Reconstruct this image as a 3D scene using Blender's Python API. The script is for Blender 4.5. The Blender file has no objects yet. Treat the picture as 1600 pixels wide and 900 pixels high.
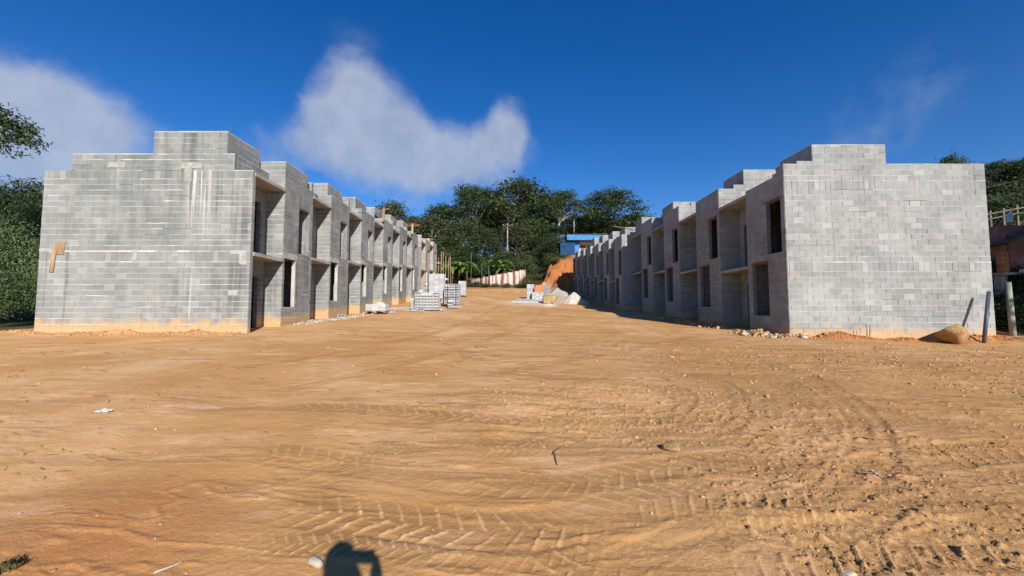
import bpy, bmesh, math, random
import numpy as np
from mathutils import Vector, Matrix, Euler

R = math.radians
rng = np.random.default_rng(7)
random.seed(7)
SC = bpy.context.scene
COL = SC.collection

# ------------------------------------------------------------------ camera, light, exposure
EYE = 1.6
PITCH = 3.4
FPX = 640.0                                  # focal length for a 1600 px wide frame
cam_d = bpy.data.cameras.new("camera")
cam_d.sensor_width = 36.0
cam_d.lens = 36.0 * FPX / 1600.0
cam_d.clip_start = 0.03
cam_d.clip_end = 3000
cam = bpy.data.objects.new("camera", cam_d)
COL.objects.link(cam)
cam.location = (0, 0, EYE)
cam.rotation_euler = (R(90 + PITCH), 0, 0)
SC.camera = cam

SUN_EL, SUN_AZ = 28.2, 19.3                  # azimuth: light travels forward and a little to the left
sun_d = bpy.data.lights.new("sun", 'SUN')
sun_d.energy = 5.0
sun_d.angle = R(0.55)
sun_d.color = (1.0, 0.945, 0.86)
sun = bpy.data.objects.new("sun", sun_d)
COL.objects.link(sun)
_tr = Vector((-math.sin(R(SUN_AZ)) * math.cos(R(SUN_EL)), math.cos(R(SUN_AZ)) * math.cos(R(SUN_EL)), -math.sin(R(SUN_EL))))
sun.rotation_euler = _tr.to_track_quat('-Z', 'Y').to_euler()

SC.view_settings.view_transform = 'Standard'
SC.view_settings.look = 'None'
SC.view_settings.gamma = 1.0
SC.view_settings.use_curve_mapping = False
SC.view_settings.exposure = 0.40
SC.render.engine = 'CYCLES'
SC.cycles.max_bounces = 6
SC.cycles.diffuse_bounces = 3
SC.cycles.transparent_max_bounces = 6
SC.cycles.use_denoising = True


def pix_dir(px, py):
    """direction in the world of a point of the photograph (x right, y forward, z up)"""
    u, f = 450.0 - py, FPX
    a = R(PITCH)
    v = Vector((px - 800.0, f * math.cos(a) - u * math.sin(a), u * math.cos(a) + f * math.sin(a)))
    return v.normalized()


def at(px, py, y):
    d = pix_dir(px, py)
    return Vector((d.x / d.y * y, y, EYE + d.z / d.y * y))


# ------------------------------------------------------------------ world: sky with clouds
world = bpy.data.worlds.new("World")
SC.world = world
world.use_nodes = True
wt = world.node_tree
for n in list(wt.nodes):
    wt.nodes.remove(n)


class NT:
    """small helper round a node tree"""
    def __init__(self, tree):
        self.t = tree

    def n(self, kind, **kw):
        nd = self.t.nodes.new(kind)
        for k, v in kw.items():
            setattr(nd, k, v)
        return nd

    def link(self, a, b):
        self.t.links.new(a, b)

    def put(self, sock, v):
        if hasattr(v, "is_output"):
            self.link(v, sock)
        elif v is not None:
            if isinstance(v, (tuple, list)) and len(v) == 3 and sock.type == 'RGBA':
                v = (*v, 1)
            sock.default_value = v

    def math(self, op, a, b=None, c=None, clamp=False):
        nd = self.n("ShaderNodeMath", operation=op, use_clamp=clamp)
        for i, v in enumerate((a, b, c)):
            if v is not None:
                self.put(nd.inputs[i], v)
        return nd.outputs[0]

    def vmath(self, op, a, b=None, out=0):
        nd = self.n("ShaderNodeVectorMath", operation=op)
        self.put(nd.inputs[0], a)
        if b is not None:
            if op == 'SCALE':
                self.put(nd.inputs[3], b)
            else:
                self.put(nd.inputs[1], b)
        return nd.outputs[out]

    def ramp(self, v, a, b, c0=0.0, c1=1.0, smooth=True):
        nd = self.n("ShaderNodeMapRange", interpolation_type='SMOOTHSTEP' if smooth else 'LINEAR')
        self.put(nd.inputs[0], v)
        for i, x in enumerate((a, b, c0, c1)):
            self.put(nd.inputs[1 + i], x)
        return nd.outputs[0]

    def noise(self, vec, scale, detail=4.0, rough=0.55, out=0, dist=0.0):
        nd = self.n("ShaderNodeTexNoise")
        if vec is not None:
            self.put(nd.inputs['Vector'], vec)
        nd.inputs['Scale'].default_value = scale
        nd.inputs['Detail'].default_value = detail
        nd.inputs['Roughness'].default_value = rough
        nd.inputs['Distortion'].default_value = dist
        return nd.outputs[out]

    def mix(self, f, a, b, mode='MIX'):
        nd = self.n("ShaderNodeMix", data_type='RGBA', blend_type=mode)
        self.put(nd.inputs[0], f)
        self.put(nd.inputs[6], a)
        self.put(nd.inputs[7], b)
        return nd.outputs[2]

    def mapping(self, vec, scale=(1, 1, 1), loc=(0, 0, 0), rot=(0, 0, 0)):
        nd = self.n("ShaderNodeMapping")
        self.put(nd.inputs[0], vec)
        nd.inputs['Scale'].default_value = scale
        nd.inputs['Location'].default_value = loc
        nd.inputs['Rotation'].default_value = rot
        return nd.outputs[0]

    def sep(self, vec):
        nd = self.n("ShaderNodeSeparateXYZ")
        self.put(nd.inputs[0], vec)
        return nd.outputs


W = NT(wt)
sky = W.n("ShaderNodeTexSky", sky_type='NISHITA')
sky.sun_disc = False
sky.sun_elevation = R(SUN_EL)
sky.sun_rotation = R(180 - SUN_AZ)
sky.altitude = 800
sky.air_density = 1.0
sky.dust_density = 0.15
sky.ozone_density = 3.0
hsv = W.n("ShaderNodeHueSaturation")
hsv.inputs['Saturation'].default_value = 1.36
hsv.inputs['Hue'].default_value = 0.512
hsv.inputs['Value'].default_value = 1.12
W.link(sky.outputs[0], hsv.inputs['Color'])
tcw = W.n("ShaderNodeTexCoord")
dvec = tcw.outputs['Generated']
warp = W.noise(dvec, 5.0, 5.0, 0.6, out=1)
warp = W.vmath('SUBTRACT', warp, (0.5, 0.5, 0.5))
dw = W.vmath('NORMALIZE', W.vmath('ADD', dvec, W.vmath('SCALE', warp, 0.085)))
blobs = [  # px, py, radius in degrees, strength
    (548, 140, 4.8, 0.55), (535, 168, 5.5, 0.6), (492, 208, 5.0, 0.55), (560, 245, 6.0, 0.5), (590, 172, 5.5, 0.6), (595, 215, 7.0, 0.8), (525, 222, 5.5, 0.65), (655, 235, 6.5, 0.8), (715, 248, 6.0, 0.75),
    (802, 192, 4.2, 0.8), (815, 225, 4.2, 0.55), (768, 245, 5.5, 0.7), (785, 215, 4.5, 0.5), (630, 262, 7.0, 0.5), (690, 275, 6.5, 0.35), (545, 80, 5.0, 0.14), (590, 105, 5.0, 0.10),
    (40, 195, 7.0, 0.55), (110, 185, 6.5, 0.6), (-30, 250, 11.0, 0.6), (170, 215, 6.0, 0.4), (60, 240, 8.0, 0.4), (425, 248, 5.0, 0.5), (220, 235, 6.0, 0.25),
    (1390, 165, 7.0, 0.16), (1560, 110, 9.0, 0.12), (1300, 240, 9.0, 0.12)]
acc = None
for (px, py, r, s) in blobs:
    c = pix_dir(px, py)
    dt = W.vmath('DOT_PRODUCT', dw, tuple(c), out=1)
    m = W.ramp(dt, math.cos(R(r)), math.cos(R(r * 0.05)), 0.0, s)
    acc = m if acc is None else W.math('ADD', acc, m)
# loose cloud over the rest of the sky, outside the frame
dsep = W.sep(dvec)
rest = W.ramp(W.noise(dvec, 2.3, 5.0, 0.6), 0.60, 0.85, 0.0, 0.35)
rest = W.math('MULTIPLY', rest, W.ramp(dsep[1], 0.35, 0.0, 0.0, 1.0))
puff = W.math('SUBTRACT', W.noise(dw, 8.0, 7.0, 0.62), 0.5)
puff = W.math('ADD', puff, W.math('MULTIPLY', W.math('SUBTRACT', W.noise(dw, 22.0, 5.0, 0.6), 0.5), 0.35))
acc = W.math('ADD', W.math('MULTIPLY', acc, 0.78), W.math('MULTIPLY', puff, W.ramp(acc, 0.02, 0.35, 0.0, 1.25)))
acc = W.math('MULTIPLY', W.ramp(acc, 0.05, 1.15), 0.78)
acc = W.math('MINIMUM', W.math('ADD', acc, rest), 0.9)
CLOUD = W.mix(W.ramp(W.noise(dw, 9.0, 5.0, 0.6), 0.3, 0.7), (3.3, 3.9, 5.0), (4.6, 5.0, 5.9))
skycol = W.mix(acc, hsv.outputs[0], CLOUD)
bg = W.n("ShaderNodeBackground")
bg.inputs['Strength'].default_value = 0.088
W.link(skycol, bg.inputs['Color'])
wo = W.n("ShaderNodeOutputWorld")
W.link(bg.outputs[0], wo.inputs['Surface'])


# ------------------------------------------------------------------ mesh helpers
def mesh_np(name, verts, faces, mat=None, smooth=False):
    me = bpy.data.meshes.new(name)
    verts = np.asarray(verts, dtype=np.float32)
    faces = np.asarray(faces, dtype=np.int32)
    k = faces.shape[1]
    me.vertices.add(len(verts))
    me.vertices.foreach_set("co", verts.ravel())
    me.loops.add(faces.size)
    me.loops.foreach_set("vertex_index", faces.ravel())
    me.polygons.add(len(faces))
    me.polygons.foreach_set("loop_start", np.arange(0, faces.size, k, dtype=np.int32))
    if smooth:
        me.polygons.foreach_set("use_smooth", np.ones(len(faces), dtype=bool))
    me.update(calc_edges=True)
    if mat:
        me.materials.append(mat)
    return me


def link(name, me, parent=None, loc=None):
    o = bpy.data.objects.new(name, me)
    COL.objects.link(o)
    if loc is not None:
        o.location = loc
    if parent is not None:
        o.parent = parent
        o.matrix_parent_inverse = Matrix.Translation(-parent.location)
    return o


def thing(name, label, cat, loc, group=None):
    o = bpy.data.objects.new(name, None)
    COL.objects.link(o)
    o.location = loc
    o.empty_display_size = 0.2
    tag(o, label, cat, group)
    return o


def tag(o, label, cat, group=None):
    o["label"] = label
    o["category"] = cat
    if group:
        o["group"] = group
    return o


BOXF = np.array([[0, 3, 2, 1], [4, 5, 6, 7], [0, 1, 5, 4], [1, 2, 6, 5], [2, 3, 7, 6], [3, 0, 4, 7]])


class MB:
    """collects boxes, tubes and quads into one mesh"""
    def __init__(self):
        self.v, self.f, self.c = [], [], 0

    def raw(self, v, f):
        v = np.asarray(v, dtype=np.float64)
        f = np.asarray(f)
        if f.shape[1] == 3:
            f = np.concatenate([f, f[:, 2:3]], axis=1)
        self.v.append(v)
        self.f.append(f + self.c)
        self.c += len(v)

    def box(self, x0, x1, y0, y1, z0, z1, jit=0.0):
        v = np.array([[x0, y0, z0], [x1, y0, z0], [x1, y1, z0], [x0, y1, z0],
                      [x0, y0, z1], [x1, y0, z1], [x1, y1, z1], [x0, y1, z1]], dtype=float)
        if jit:
            v += rng.normal(0, jit, v.shape)
        self.raw(v, BOXF)
        return self

    def obox(self, c, size, rot, jit=0.0):
        """box with centre c, size and a rotation matrix"""
        h = np.array(size) / 2
        v = np.array([[-1, -1, -1], [1, -1, -1], [1, 1, -1], [-1, 1, -1], [-1, -1, 1], [1, -1, 1], [1, 1, 1], [-1, 1, 1]]) * h
        if jit:
            v = v + rng.normal(0, jit, v.shape)
        m = np.array(rot.to_3x3() if hasattr(rot, "to_3x3") else rot)
        self.raw(v @ m.T + np.array(c), BOXF)
        return self

    def tube(self, pts, radii, n=8, cap=True):
        pts = [Vector(p) for p in pts]
        vs, fs = [], []
        up = Vector((0.31, 0.17, 0.93))
        for i, p in enumerate(pts):
            d = (pts[min(i + 1, len(pts) - 1)] - pts[max(i - 1, 0)]).normalized()
            a = d.cross(up if abs(d.dot(up)) < 0.95 else Vector((1, 0, 0))).normalized()
            b = d.cross(a)
            for k in range(n):
                t = 2 * math.pi * k / n
                vs.append(p + (a * math.cos(t) + b * math.sin(t)) * radii[i])
        for i in range(len(pts) - 1):
            for k in range(n):
                k2 = (k + 1) % n
                fs.append((i * n + k, i * n + k2, (i + 1) * n + k2, (i + 1) * n + k))
        if cap:
            c0 = len(vs)
            vs.append(pts[0])
            vs.append(pts[-1])
            e = (len(pts) - 1) * n
            for k in range(n):
                k2 = (k + 1) % n
                fs.append((c0, k2, k, k))
                fs.append((c0 + 1, e + k, e + k2, e + k2))
        self.raw(np.array([tuple(v) for v in vs]), np.array(fs))
        return self

    def mesh(self, name, mat=None, smooth=False):
        v = np.concatenate(self.v)
        f = np.concatenate(self.f)
        me = bpy.data.meshes.new(name)
        faces = [tuple(q) if q[2] != q[3] else tuple(q[:3]) for q in f.tolist()]
        me.from_pydata(v.tolist(), [], faces)
        if smooth:
            me.polygons.foreach_set("use_smooth", np.ones(len(me.polygons), dtype=bool))
        if mat:
            me.materials.append(mat)
        me.update()
        return me

    def obj(self, name, mat, parent=None, smooth=False):
        if not self.v:
            return None
        return link(name, self.mesh(name, mat, smooth), parent)


# ------------------------------------------------------------------ materials
def new_mat(name):
    m = bpy.data.materials.new(name)
    m.use_nodes = True
    t = m.node_tree
    for n in list(t.nodes):
        t.nodes.remove(n)
    nt = NT(t)
    out = nt.n("ShaderNodeOutputMaterial")
    b = nt.n("ShaderNodeBsdfPrincipled")
    b.inputs['Roughness'].default_value = 0.9
    b.inputs['Specular IOR Level'].default_value = 0.2
    nt.link(b.outputs[0], out.inputs['Surface'])
    geo = nt.n("ShaderNodeNewGeometry")
    return m, nt, b, geo, out


def bump(nt, b, h, strength, dist):
    bp = nt.n("ShaderNodeBump")
    bp.inputs['Strength'].default_value = strength
    bp.inputs['Distance'].default_value = dist
    nt.link(h, bp.inputs['Height'])
    nt.link(bp.outputs[0], b.inputs['Normal'])


def rand_piece(nt, geo):
    oi = nt.n("ShaderNodeObjectInfo")
    s = nt.math('ADD', geo.outputs['Random Per Island'], nt.math('MULTIPLY', oi.outputs['Random'], 7.31))
    return nt.math('FRACT', s)


def mat_block(name, dark, light, spread=0.35, side=0, stain=0.0, bright=0.12):
    """concrete masonry: tone differs from block to block, rain stains and mud splash from the ground up"""
    m, nt, b, geo, out = new_mat(name)
    pos = geo.outputs['Position']
    r = rand_piece(nt, geo)
    fine = nt.noise(pos, 60.0, 3.0, 0.7)
    mid = nt.noise(pos, 6.0, 4.0, 0.6)
    big = nt.noise(pos, 0.75, 4.0, 0.6)
    f = nt.math('ADD', nt.math('MULTIPLY', r, spread), nt.math('MULTIPLY', mid, 0.35))
    f = nt.math('ADD', f, nt.ramp(big, 0.3, 0.7, -0.12, 0.38))
    f = nt.math('ADD', f, nt.ramp(fine, 0.3, 0.7, -0.06, 0.06))
    col = nt.mix(nt.math('MINIMUM', nt.math('MAXIMUM', f, 0.0), 1.0), dark, light)
    # a few blocks of a paler or browner batch
    pale = nt.ramp(r, 1.0 - bright, 1.0 - bright + 0.01, 0.0, 0.35)
    col = nt.mix(pale, col, tuple(min(0.75, c * 1.08) for c in light))
    tan = nt.math('MULTIPLY', nt.ramp(r, 0.008, 0.007, 0.0, 0.35), 1.0)
    col = nt.mix(tan, col, (0.42, 0.34, 0.25))
    if stain > 0:
        sx = nt.mapping(pos, scale=(3.2, 3.2, 0.16))
        st = nt.ramp(nt.noise(sx, 1.0, 5.0, 0.65), 0.47, 0.68, 0.0, 1.0)
        st = nt.math('MULTIPLY', st, nt.ramp(nt.noise(pos, 0.45, 3.0, 0.5), 0.42, 0.62, 0.15, 1.0))
        col = nt.mix(nt.math('MULTIPLY', st, stain), col, tuple(c * 0.52 for c in dark))
        sx2 = nt.mapping(pos, scale=(7.0, 7.0, 0.22), loc=(3.3, 1.0, 0.0))
        st2 = nt.ramp(nt.noise(sx2, 1.0, 4.0, 0.6), 0.66, 0.74, 0.0, 0.6)
        col = nt.mix(nt.math('MULTIPLY', st2, stain), col, (0.58, 0.57, 0.53))
    if side < 0:
        # cement slurry that ran down the end wall from the roof edge
        px_ = nt.sep(pos)
        run = nt.math('MULTIPLY', nt.ramp(nt.math('ABSOLUTE', nt.math('ADD', px_[0], 11.15)), 0.55, 0.15), nt.ramp(px_[1], 14.6, 14.45))
        dr = nt.ramp(nt.noise(nt.mapping(pos, scale=(9.0, 1.0, 0.10), loc=(1.7, 0, 0)), 1.0, 2.0, 0.5), 0.47, 0.56)
        run = nt.math('MULTIPLY', nt.math('MULTIPLY', run, dr), nt.math('MULTIPLY', nt.ramp(px_[2], 3.7, 6.3), nt.ramp(px_[2], 6.72, 6.66)))
        col = nt.mix(nt.math('MULTIPLY', run, 0.85), col, (0.60, 0.58, 0.53))
        dk = nt.math('MULTIPLY', nt.ramp(nt.math('ABSOLUTE', nt.math('ADD', px_[0], 13.0)), 2.6, 0.8), nt.math('MULTIPLY', nt.ramp(px_[2], 3.2, 4.6), nt.ramp(px_[1], 14.6, 14.45)))
        dk = nt.math('MULTIPLY', dk, nt.ramp(nt.noise(nt.mapping(pos, scale=(2.4, 1.0, 0.25)), 1.0, 4.0, 0.6), 0.35, 0.65))
        col = nt.mix(nt.math('MULTIPLY', dk, 0.55), col, (0.135, 0.145, 0.145))
    # mud splashed up from the ground
    xyz = nt.sep(pos)
    gl = nt.math('MULTIPLY_ADD', xyz[1], 0.078 if side < 0 else 0.062, -0.27 if side < 0 else -0.34)
    hgt = nt.math('SUBTRACT', xyz[2], gl)
    hgt = nt.math('ADD', hgt, nt.ramp(nt.noise(pos, 2.2, 4.0, 0.6), 0.25, 0.75, -0.13, 0.13))
    mud = nt.ramp(hgt, 0.22, 0.62, 0.95, 0.0)
    col = nt.mix(mud, col, (0.50, 0.325, 0.165))
    nt.put(b.inputs['Base Color'], col)
    b.inputs['Roughness'].default_value = 0.92
    bump(nt, b, nt.math('ADD', fine, nt.math('MULTIPLY', mid, 1.5)), 0.35, 0.012)
    return m


def mat_plain(name, c0, c1, scale=4.0, rough=0.9, bmp=0.25, dist=0.01, spec=0.2, piece=0.25, stretch=(1, 1, 1), metal=0.0):
    m, nt, b, geo, out = new_mat(name)
    pos = nt.mapping(geo.outputs['Position'], scale=stretch)
    r = rand_piece(nt, geo)
    n1 = nt.noise(pos, scale, 5.0, 0.62)
    f = nt.math('ADD', nt.ramp(n1, 0.3, 0.7), nt.math('MULTIPLY', nt.math('SUBTRACT', r, 0.5), piece * 2), clamp=True)
    nt.put(b.inputs['Base Color'], nt.mix(f, c0, c1))
    b.inputs['Roughness'].default_value = rough
    b.inputs['Specular IOR Level'].default_value = spec
    b.inputs['Metallic'].default_value = metal
    if bmp:
        bump(nt, b, nt.noise(pos, scale * 6, 4.0, 0.65), bmp, dist)
    return m


def mat_leaf(name, c0, c1, c2=None, trans=0.25):
    m, nt, b, geo, out = new_mat(name)
    r = rand_piece(nt, geo)
    n1 = nt.noise(geo.outputs['Position'], 0.35, 3.0, 0.6)
    f = nt.math('ADD', nt.math('MULTIPLY', r, 0.55), nt.ramp(n1, 0.3, 0.7, 0.0, 0.45), clamp=True)
    col = nt.mix(f, c0, c1)
    if c2:
        col = nt.mix(nt.ramp(r, 0.93, 0.95), col, c2)
    nt.put(b.inputs['Base Color'], col)
    b.inputs['Roughness'].default_value = 0.62
    b.inputs['Specular IOR Level'].default_value = 0.22
    tr = nt.n("ShaderNodeBsdfTranslucent")
    nt.put(tr.inputs['Color'], nt.mix(0.5, col, (0.10, 0.14, 0.02)))
    mx = nt.n("ShaderNodeMixShader")
    mx.inputs[0].default_value = trans
    nt.link(b.outputs[0], mx.inputs[1])
    nt.link(tr.outputs[0], mx.inputs[2])
    nt.link(mx.outputs[0], out.inputs['Surface'])
    return m


M = {}
M['blockL'] = mat_block("block_left", (0.172, 0.180, 0.174), (0.330, 0.336, 0.320), 0.34, -1, 0.80, 0.05)
M['blockR'] = mat_block("block_right", (0.200, 0.207, 0.205), (0.370, 0.374, 0.362), 0.32, 1, 0.25, 0.06)
M['blockB'] = mat_block("block_brown", (0.25, 0.225, 0.185), (0.43, 0.39, 0.33), 0.34, -1, 0.3, 0.08)
M['core'] = mat_plain("dark_joint_mortar", (0.15, 0.15, 0.145), (0.26, 0.26, 0.25), 5.0, piece=0.05)  # darker grey concrete of the wall core, showing in the open joints
M['bedL'] = mat_plain("mortar_pale", (0.40, 0.40, 0.38), (0.62, 0.62, 0.59), 1.2, piece=0.3)
M['bedR'] = mat_plain("mortar_grey", (0.34, 0.34, 0.33), (0.54, 0.54, 0.51), 2.5, piece=0.3)
M['slab'] = mat_plain("cast_concrete", (0.27, 0.255, 0.235), (0.42, 0.40, 0.37), 2.0, piece=0.1, bmp=0.4)
M['render'] = mat_plain("smeared_render", (0.36, 0.345, 0.32), (0.50, 0.48, 0.44), 2.6, piece=0.1, bmp=0.4)
M['patch'] = mat_plain("mortar_smear", (0.27, 0.26, 0.235), (0.41, 0.39, 0.345), 6.0, piece=0.2, bmp=0.5)
M['wood'] = mat_plain("raw_timber", (0.24, 0.16, 0.09), (0.40, 0.29, 0.18), 7.0, stretch=(1, 1, 0.2), bmp=0.3)
M['woodred'] = mat_plain("red_timber", (0.17, 0.07, 0.045), (0.30, 0.13, 0.08), 7.0, bmp=0.3)
M['rebar'] = mat_plain("rusty_steel", (0.10, 0.05, 0.03), (0.22, 0.11, 0.06), 20.0, rough=0.7, bmp=0.0)
M['bark'] = mat_plain("bark", (0.075, 0.06, 0.048), (0.19, 0.165, 0.135), 3.0, stretch=(1, 1, 0.3), bmp=0.5, dist=0.03)
M['barkpale'] = mat_plain("pale_bark", (0.24, 0.215, 0.18), (0.42, 0.39, 0.34), 3.0, stretch=(1, 1, 0.3), bmp=0.5, dist=0.03)
M['leafdark'] = mat_leaf("leaf_dark", (0.026, 0.046, 0.022), (0.075, 0.105, 0.038), (0.12, 0.14, 0.065))
M['leafmid'] = mat_leaf("leaf_mid", (0.036, 0.062, 0.022), (0.105, 0.14, 0.048), (0.16, 0.17, 0.08))
M['leafolive'] = mat_leaf("leaf_olive", (0.034, 0.048, 0.018), (0.105, 0.118, 0.045), (0.17, 0.165, 0.08))
M['leaffern'] = mat_leaf("leaf_thicket", (0.060, 0.105, 0.040), (0.19, 0.25, 0.11), (0.27, 0.28, 0.15))
M['leafbanana'] = mat_leaf("leaf_banana", (0.10, 0.20, 0.035), (0.20, 0.34, 0.08), None, 0.35)
M['leafdry'] = mat_leaf("leaf_dry", (0.09, 0.075, 0.03), (0.20, 0.165, 0.07), (0.28, 0.20, 0.09))
M['leafpalm'] = mat_leaf("leaf_palm", (0.030, 0.050, 0.022), (0.070, 0.10, 0.04), None)
M['deadleaf'] = mat_leaf("leaf_dead", (0.16, 0.085, 0.04), (0.30, 0.17, 0.08), None, 0.15)


def mat_ground():
    m, nt, b, geo, out = new_mat("bare_earth")
    pos = geo.outputs['Position']
    xyz = nt.sep(pos)
    n_big = nt.noise(pos, 0.16, 4.0, 0.6)
    n_mid = nt.noise(nt.mapping(pos, scale=(0.55, 1.25, 1.0), rot=(0, 0, R(12))), 0.9, 5.0, 0.62, dist=0.4)
    n_fine = nt.noise(pos, 9.0, 5.0, 0.65)
    n_grit = nt.noise(pos, 70.0, 3.0, 0.7)
    f = nt.math('ADD', nt.math('MULTIPLY', nt.ramp(n_big, 0.3, 0.7), 0.5), nt.math('MULTIPLY', nt.ramp(n_mid, 0.32, 0.68), 0.5))
    col = nt.mix(f, (0.460, 0.250, 0.088), (0.650, 0.388, 0.172))
    col = nt.mix(nt.ramp(n_fine, 0.40, 0.72, 0.0, 0.45), col, (0.67, 0.385, 0.19))
    warm = nt.ramp(nt.noise(nt.mapping(pos, loc=(11, 4, 0)), 0.22, 4.0, 0.6), 0.40, 0.62, 0.0, 0.55)
    col = nt.mix(warm, col, (0.475, 0.222, 0.070))
    dusty = nt.ramp(nt.noise(nt.mapping(pos, scale=(1.0, 0.6, 1.0), loc=(2, 7, 0)), 0.30, 5.0, 0.65), 0.50, 0.68, 0.0, 0.6)
    col = nt.mix(dusty, col, (0.70, 0.44, 0.235))
    # damp tracks, ochre streaks
    dk = nt.ramp(nt.noise(nt.mapping(pos, scale=(0.35, 1.7, 1.0), rot=(0, 0, R(-9)), loc=(7, 2, 0)), 1.1, 5.0, 0.66), 0.55, 0.72, 0.0, 0.62)
    col = nt.mix(dk, col, (0.335, 0.180, 0.070))
    dk2 = nt.ramp(nt.noise(nt.mapping(pos, scale=(0.5, 3.4, 1.0), rot=(0, 0, R(-5)), loc=(1, 9, 0)), 2.2, 6.0, 0.7), 0.52, 0.60, 0.0, 0.75)
    dk2 = nt.math('MULTIPLY', dk2, nt.ramp(nt.noise(pos, 0.33, 3.0, 0.6), 0.38, 0.55))
    dk3 = nt.ramp(nt.noise(nt.mapping(pos, scale=(0.16, 1.5, 1.0), rot=(0, 0, R(-7)), loc=(5, 2, 0)), 1.6, 6.0, 0.72), 0.55, 0.63, 0.0, 0.6)
    dk2 = nt.math('MAXIMUM', dk2, nt.math('MULTIPLY', dk3, nt.ramp(xyz[1], 60.0, 30.0)))
    dk2 = nt.math('MULTIPLY', dk2, nt.ramp(nt.math('ADD', xyz[0], nt.math('MULTIPLY', n_big, 5.0)), -3.5, 3.0, 0.25, 1.0))
    col = nt.mix(dk2, col, (0.270, 0.140, 0.055))
    lt = nt.ramp(nt.noise(nt.mapping(pos, scale=(0.6, 1.6, 1.0), rot=(0, 0, R(-8)), loc=(4, 1, 0)), 1.3, 6.0, 0.7), 0.52, 0.66, 0.0, 0.62)
    col = nt.mix(lt, col, (0.72, 0.445, 0.25))
    at_ = nt.n("ShaderNodeAttribute", attribute_name="track")
    # the soil is damper and browner on the side where the loader turned
    damp = nt.math('MULTIPLY', nt.ramp(xyz[0], -1.5, 4.0), nt.ramp(nt.noise(pos, 0.4, 4.0, 0.6), 0.30, 0.62, 0.15, 0.62))
    damp = nt.math('MULTIPLY', damp, nt.ramp(xyz[1], 18.0, 9.0))
    col = nt.mix(damp, col, (0.355, 0.190, 0.072))
    tk_ = nt.math('MULTIPLY', at_.outputs['Fac'], nt.ramp(n_fine, 0.25, 0.6, 0.45, 0.8))
    col = nt.mix(tk_, col, (0.330, 0.180, 0.066))
    at2 = nt.n("ShaderNodeAttribute", attribute_name="ridge")
    col = nt.mix(nt.math('MULTIPLY', at2.outputs['Fac'], 0.42), col, (0.70, 0.43, 0.23))
    # red soil: in patches, at the bottom left and along the foot of the right hand wall
    def near(cx, cy, r0, r1):
        dx = nt.math('SUBTRACT', xyz[0], cx)
        dy = nt.math('SUBTRACT', xyz[1], cy)
        d = nt.math('SQRT', nt.math('ADD', nt.math('MULTIPLY', dx, dx), nt.math('MULTIPLY', dy, dy)))
        return nt.ramp(d, r0, r1, 1.0, 0.0)
    red = nt.ramp(nt.noise(pos, 0.6, 4.0, 0.6), 0.58, 0.75, 0.0, 0.35)
    red2 = nt.math('MULTIPLY', near(-2.9, 2.3, 0.3, 1.6), nt.ramp(n_mid, 0.3, 0.6, 0.2, 0.75))
    strip = nt.math('MULTIPLY', nt.ramp(xyz[1], 13.3, 14.1), nt.ramp(xyz[1], 16.0, 15.0))
    strip = nt.math('MULTIPLY', strip, nt.ramp(xyz[0], 9.0, 10.2))
    strip = nt.math('MULTIPLY', strip, nt.ramp(nt.noise(pos, 2.0, 3.0, 0.6), 0.3, 0.6, 0.25, 0.9))
    bank = nt.math('MULTIPLY', nt.ramp(xyz[1], 58.0, 61.0), nt.ramp(xyz[0], 4.0, 6.5))
    bank2 = nt.math('MULTIPLY', nt.ramp(xyz[0], 18.0, 19.5), nt.ramp(xyz[1], 15.5, 17.5))
    allred = nt.math('MAXIMUM', nt.math('MAXIMUM', red, red2), nt.math('MAXIMUM', strip, nt.math('MAXIMUM', bank, bank2)))
    col = nt.mix(allred, col, nt.mix(n_fine, (0.30, 0.098, 0.030), (0.46, 0.180, 0.060)))
    # pale cement dust by the stacks and the sand
    pale = nt.math('MAXIMUM', near(1.2, 38.5, 1.2, 4.0), near(-7.6, 29.5, 0.6, 2.6))
    pale = nt.math('MULTIPLY', pale, nt.ramp(n_mid, 0.3, 0.6, 0.2, 0.8))
    col = nt.mix(pale, col, (0.62, 0.52, 0.40))
    # leaf litter and weeds on the hills
    veg = nt.math('MULTIPLY', nt.ramp(xyz[1], 63.0, 67.5), nt.ramp(xyz[2], 8.8, 9.8, 1.0, 1.0))
    bankface = nt.math('MULTIPLY', nt.ramp(xyz[0], 4.0, 6.5), nt.ramp(xyz[2], 10.4, 9.2))
    veg = nt.math('MULTIPLY', veg, nt.math('SUBTRACT', 1.0, bankface))
    vegr = nt.math('MULTIPLY', nt.ramp(xyz[0], 19.5, 21.0), nt.ramp(xyz[2], 4.2, 5.2))
    vegl = nt.ramp(xyz[0], -17.8, -19.0)
    veg = nt.math('MAXIMUM', veg, nt.math('MAXIMUM', vegr, vegl))
    veg = nt.math('MULTIPLY', veg, nt.ramp(n_fine, 0.2, 0.5, 0.75, 1.0))
    col = nt.mix(veg, col, nt.mix(n_mid, (0.045, 0.05, 0.018), (0.12, 0.105, 0.045)))
    # grit specks
    sp = nt.ramp(n_grit, 0.66, 0.74, 0.0, 0.35)
    col = nt.mix(sp, col, (0.66, 0.50, 0.34))
    nt.put(b.inputs['Base Color'], col)
    b.inputs['Roughness'].default_value = 0.95
    b.inputs['Specular IOR Level'].default_value = 0.12
    h = nt.math('ADD', nt.math('MULTIPLY', nt.noise(pos, 22.0, 5.0, 0.68), 1.0), nt.math('MULTIPLY', n_grit, 0.35))
    bump(nt, b, h, 0.6, 0.022)
    return m


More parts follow.
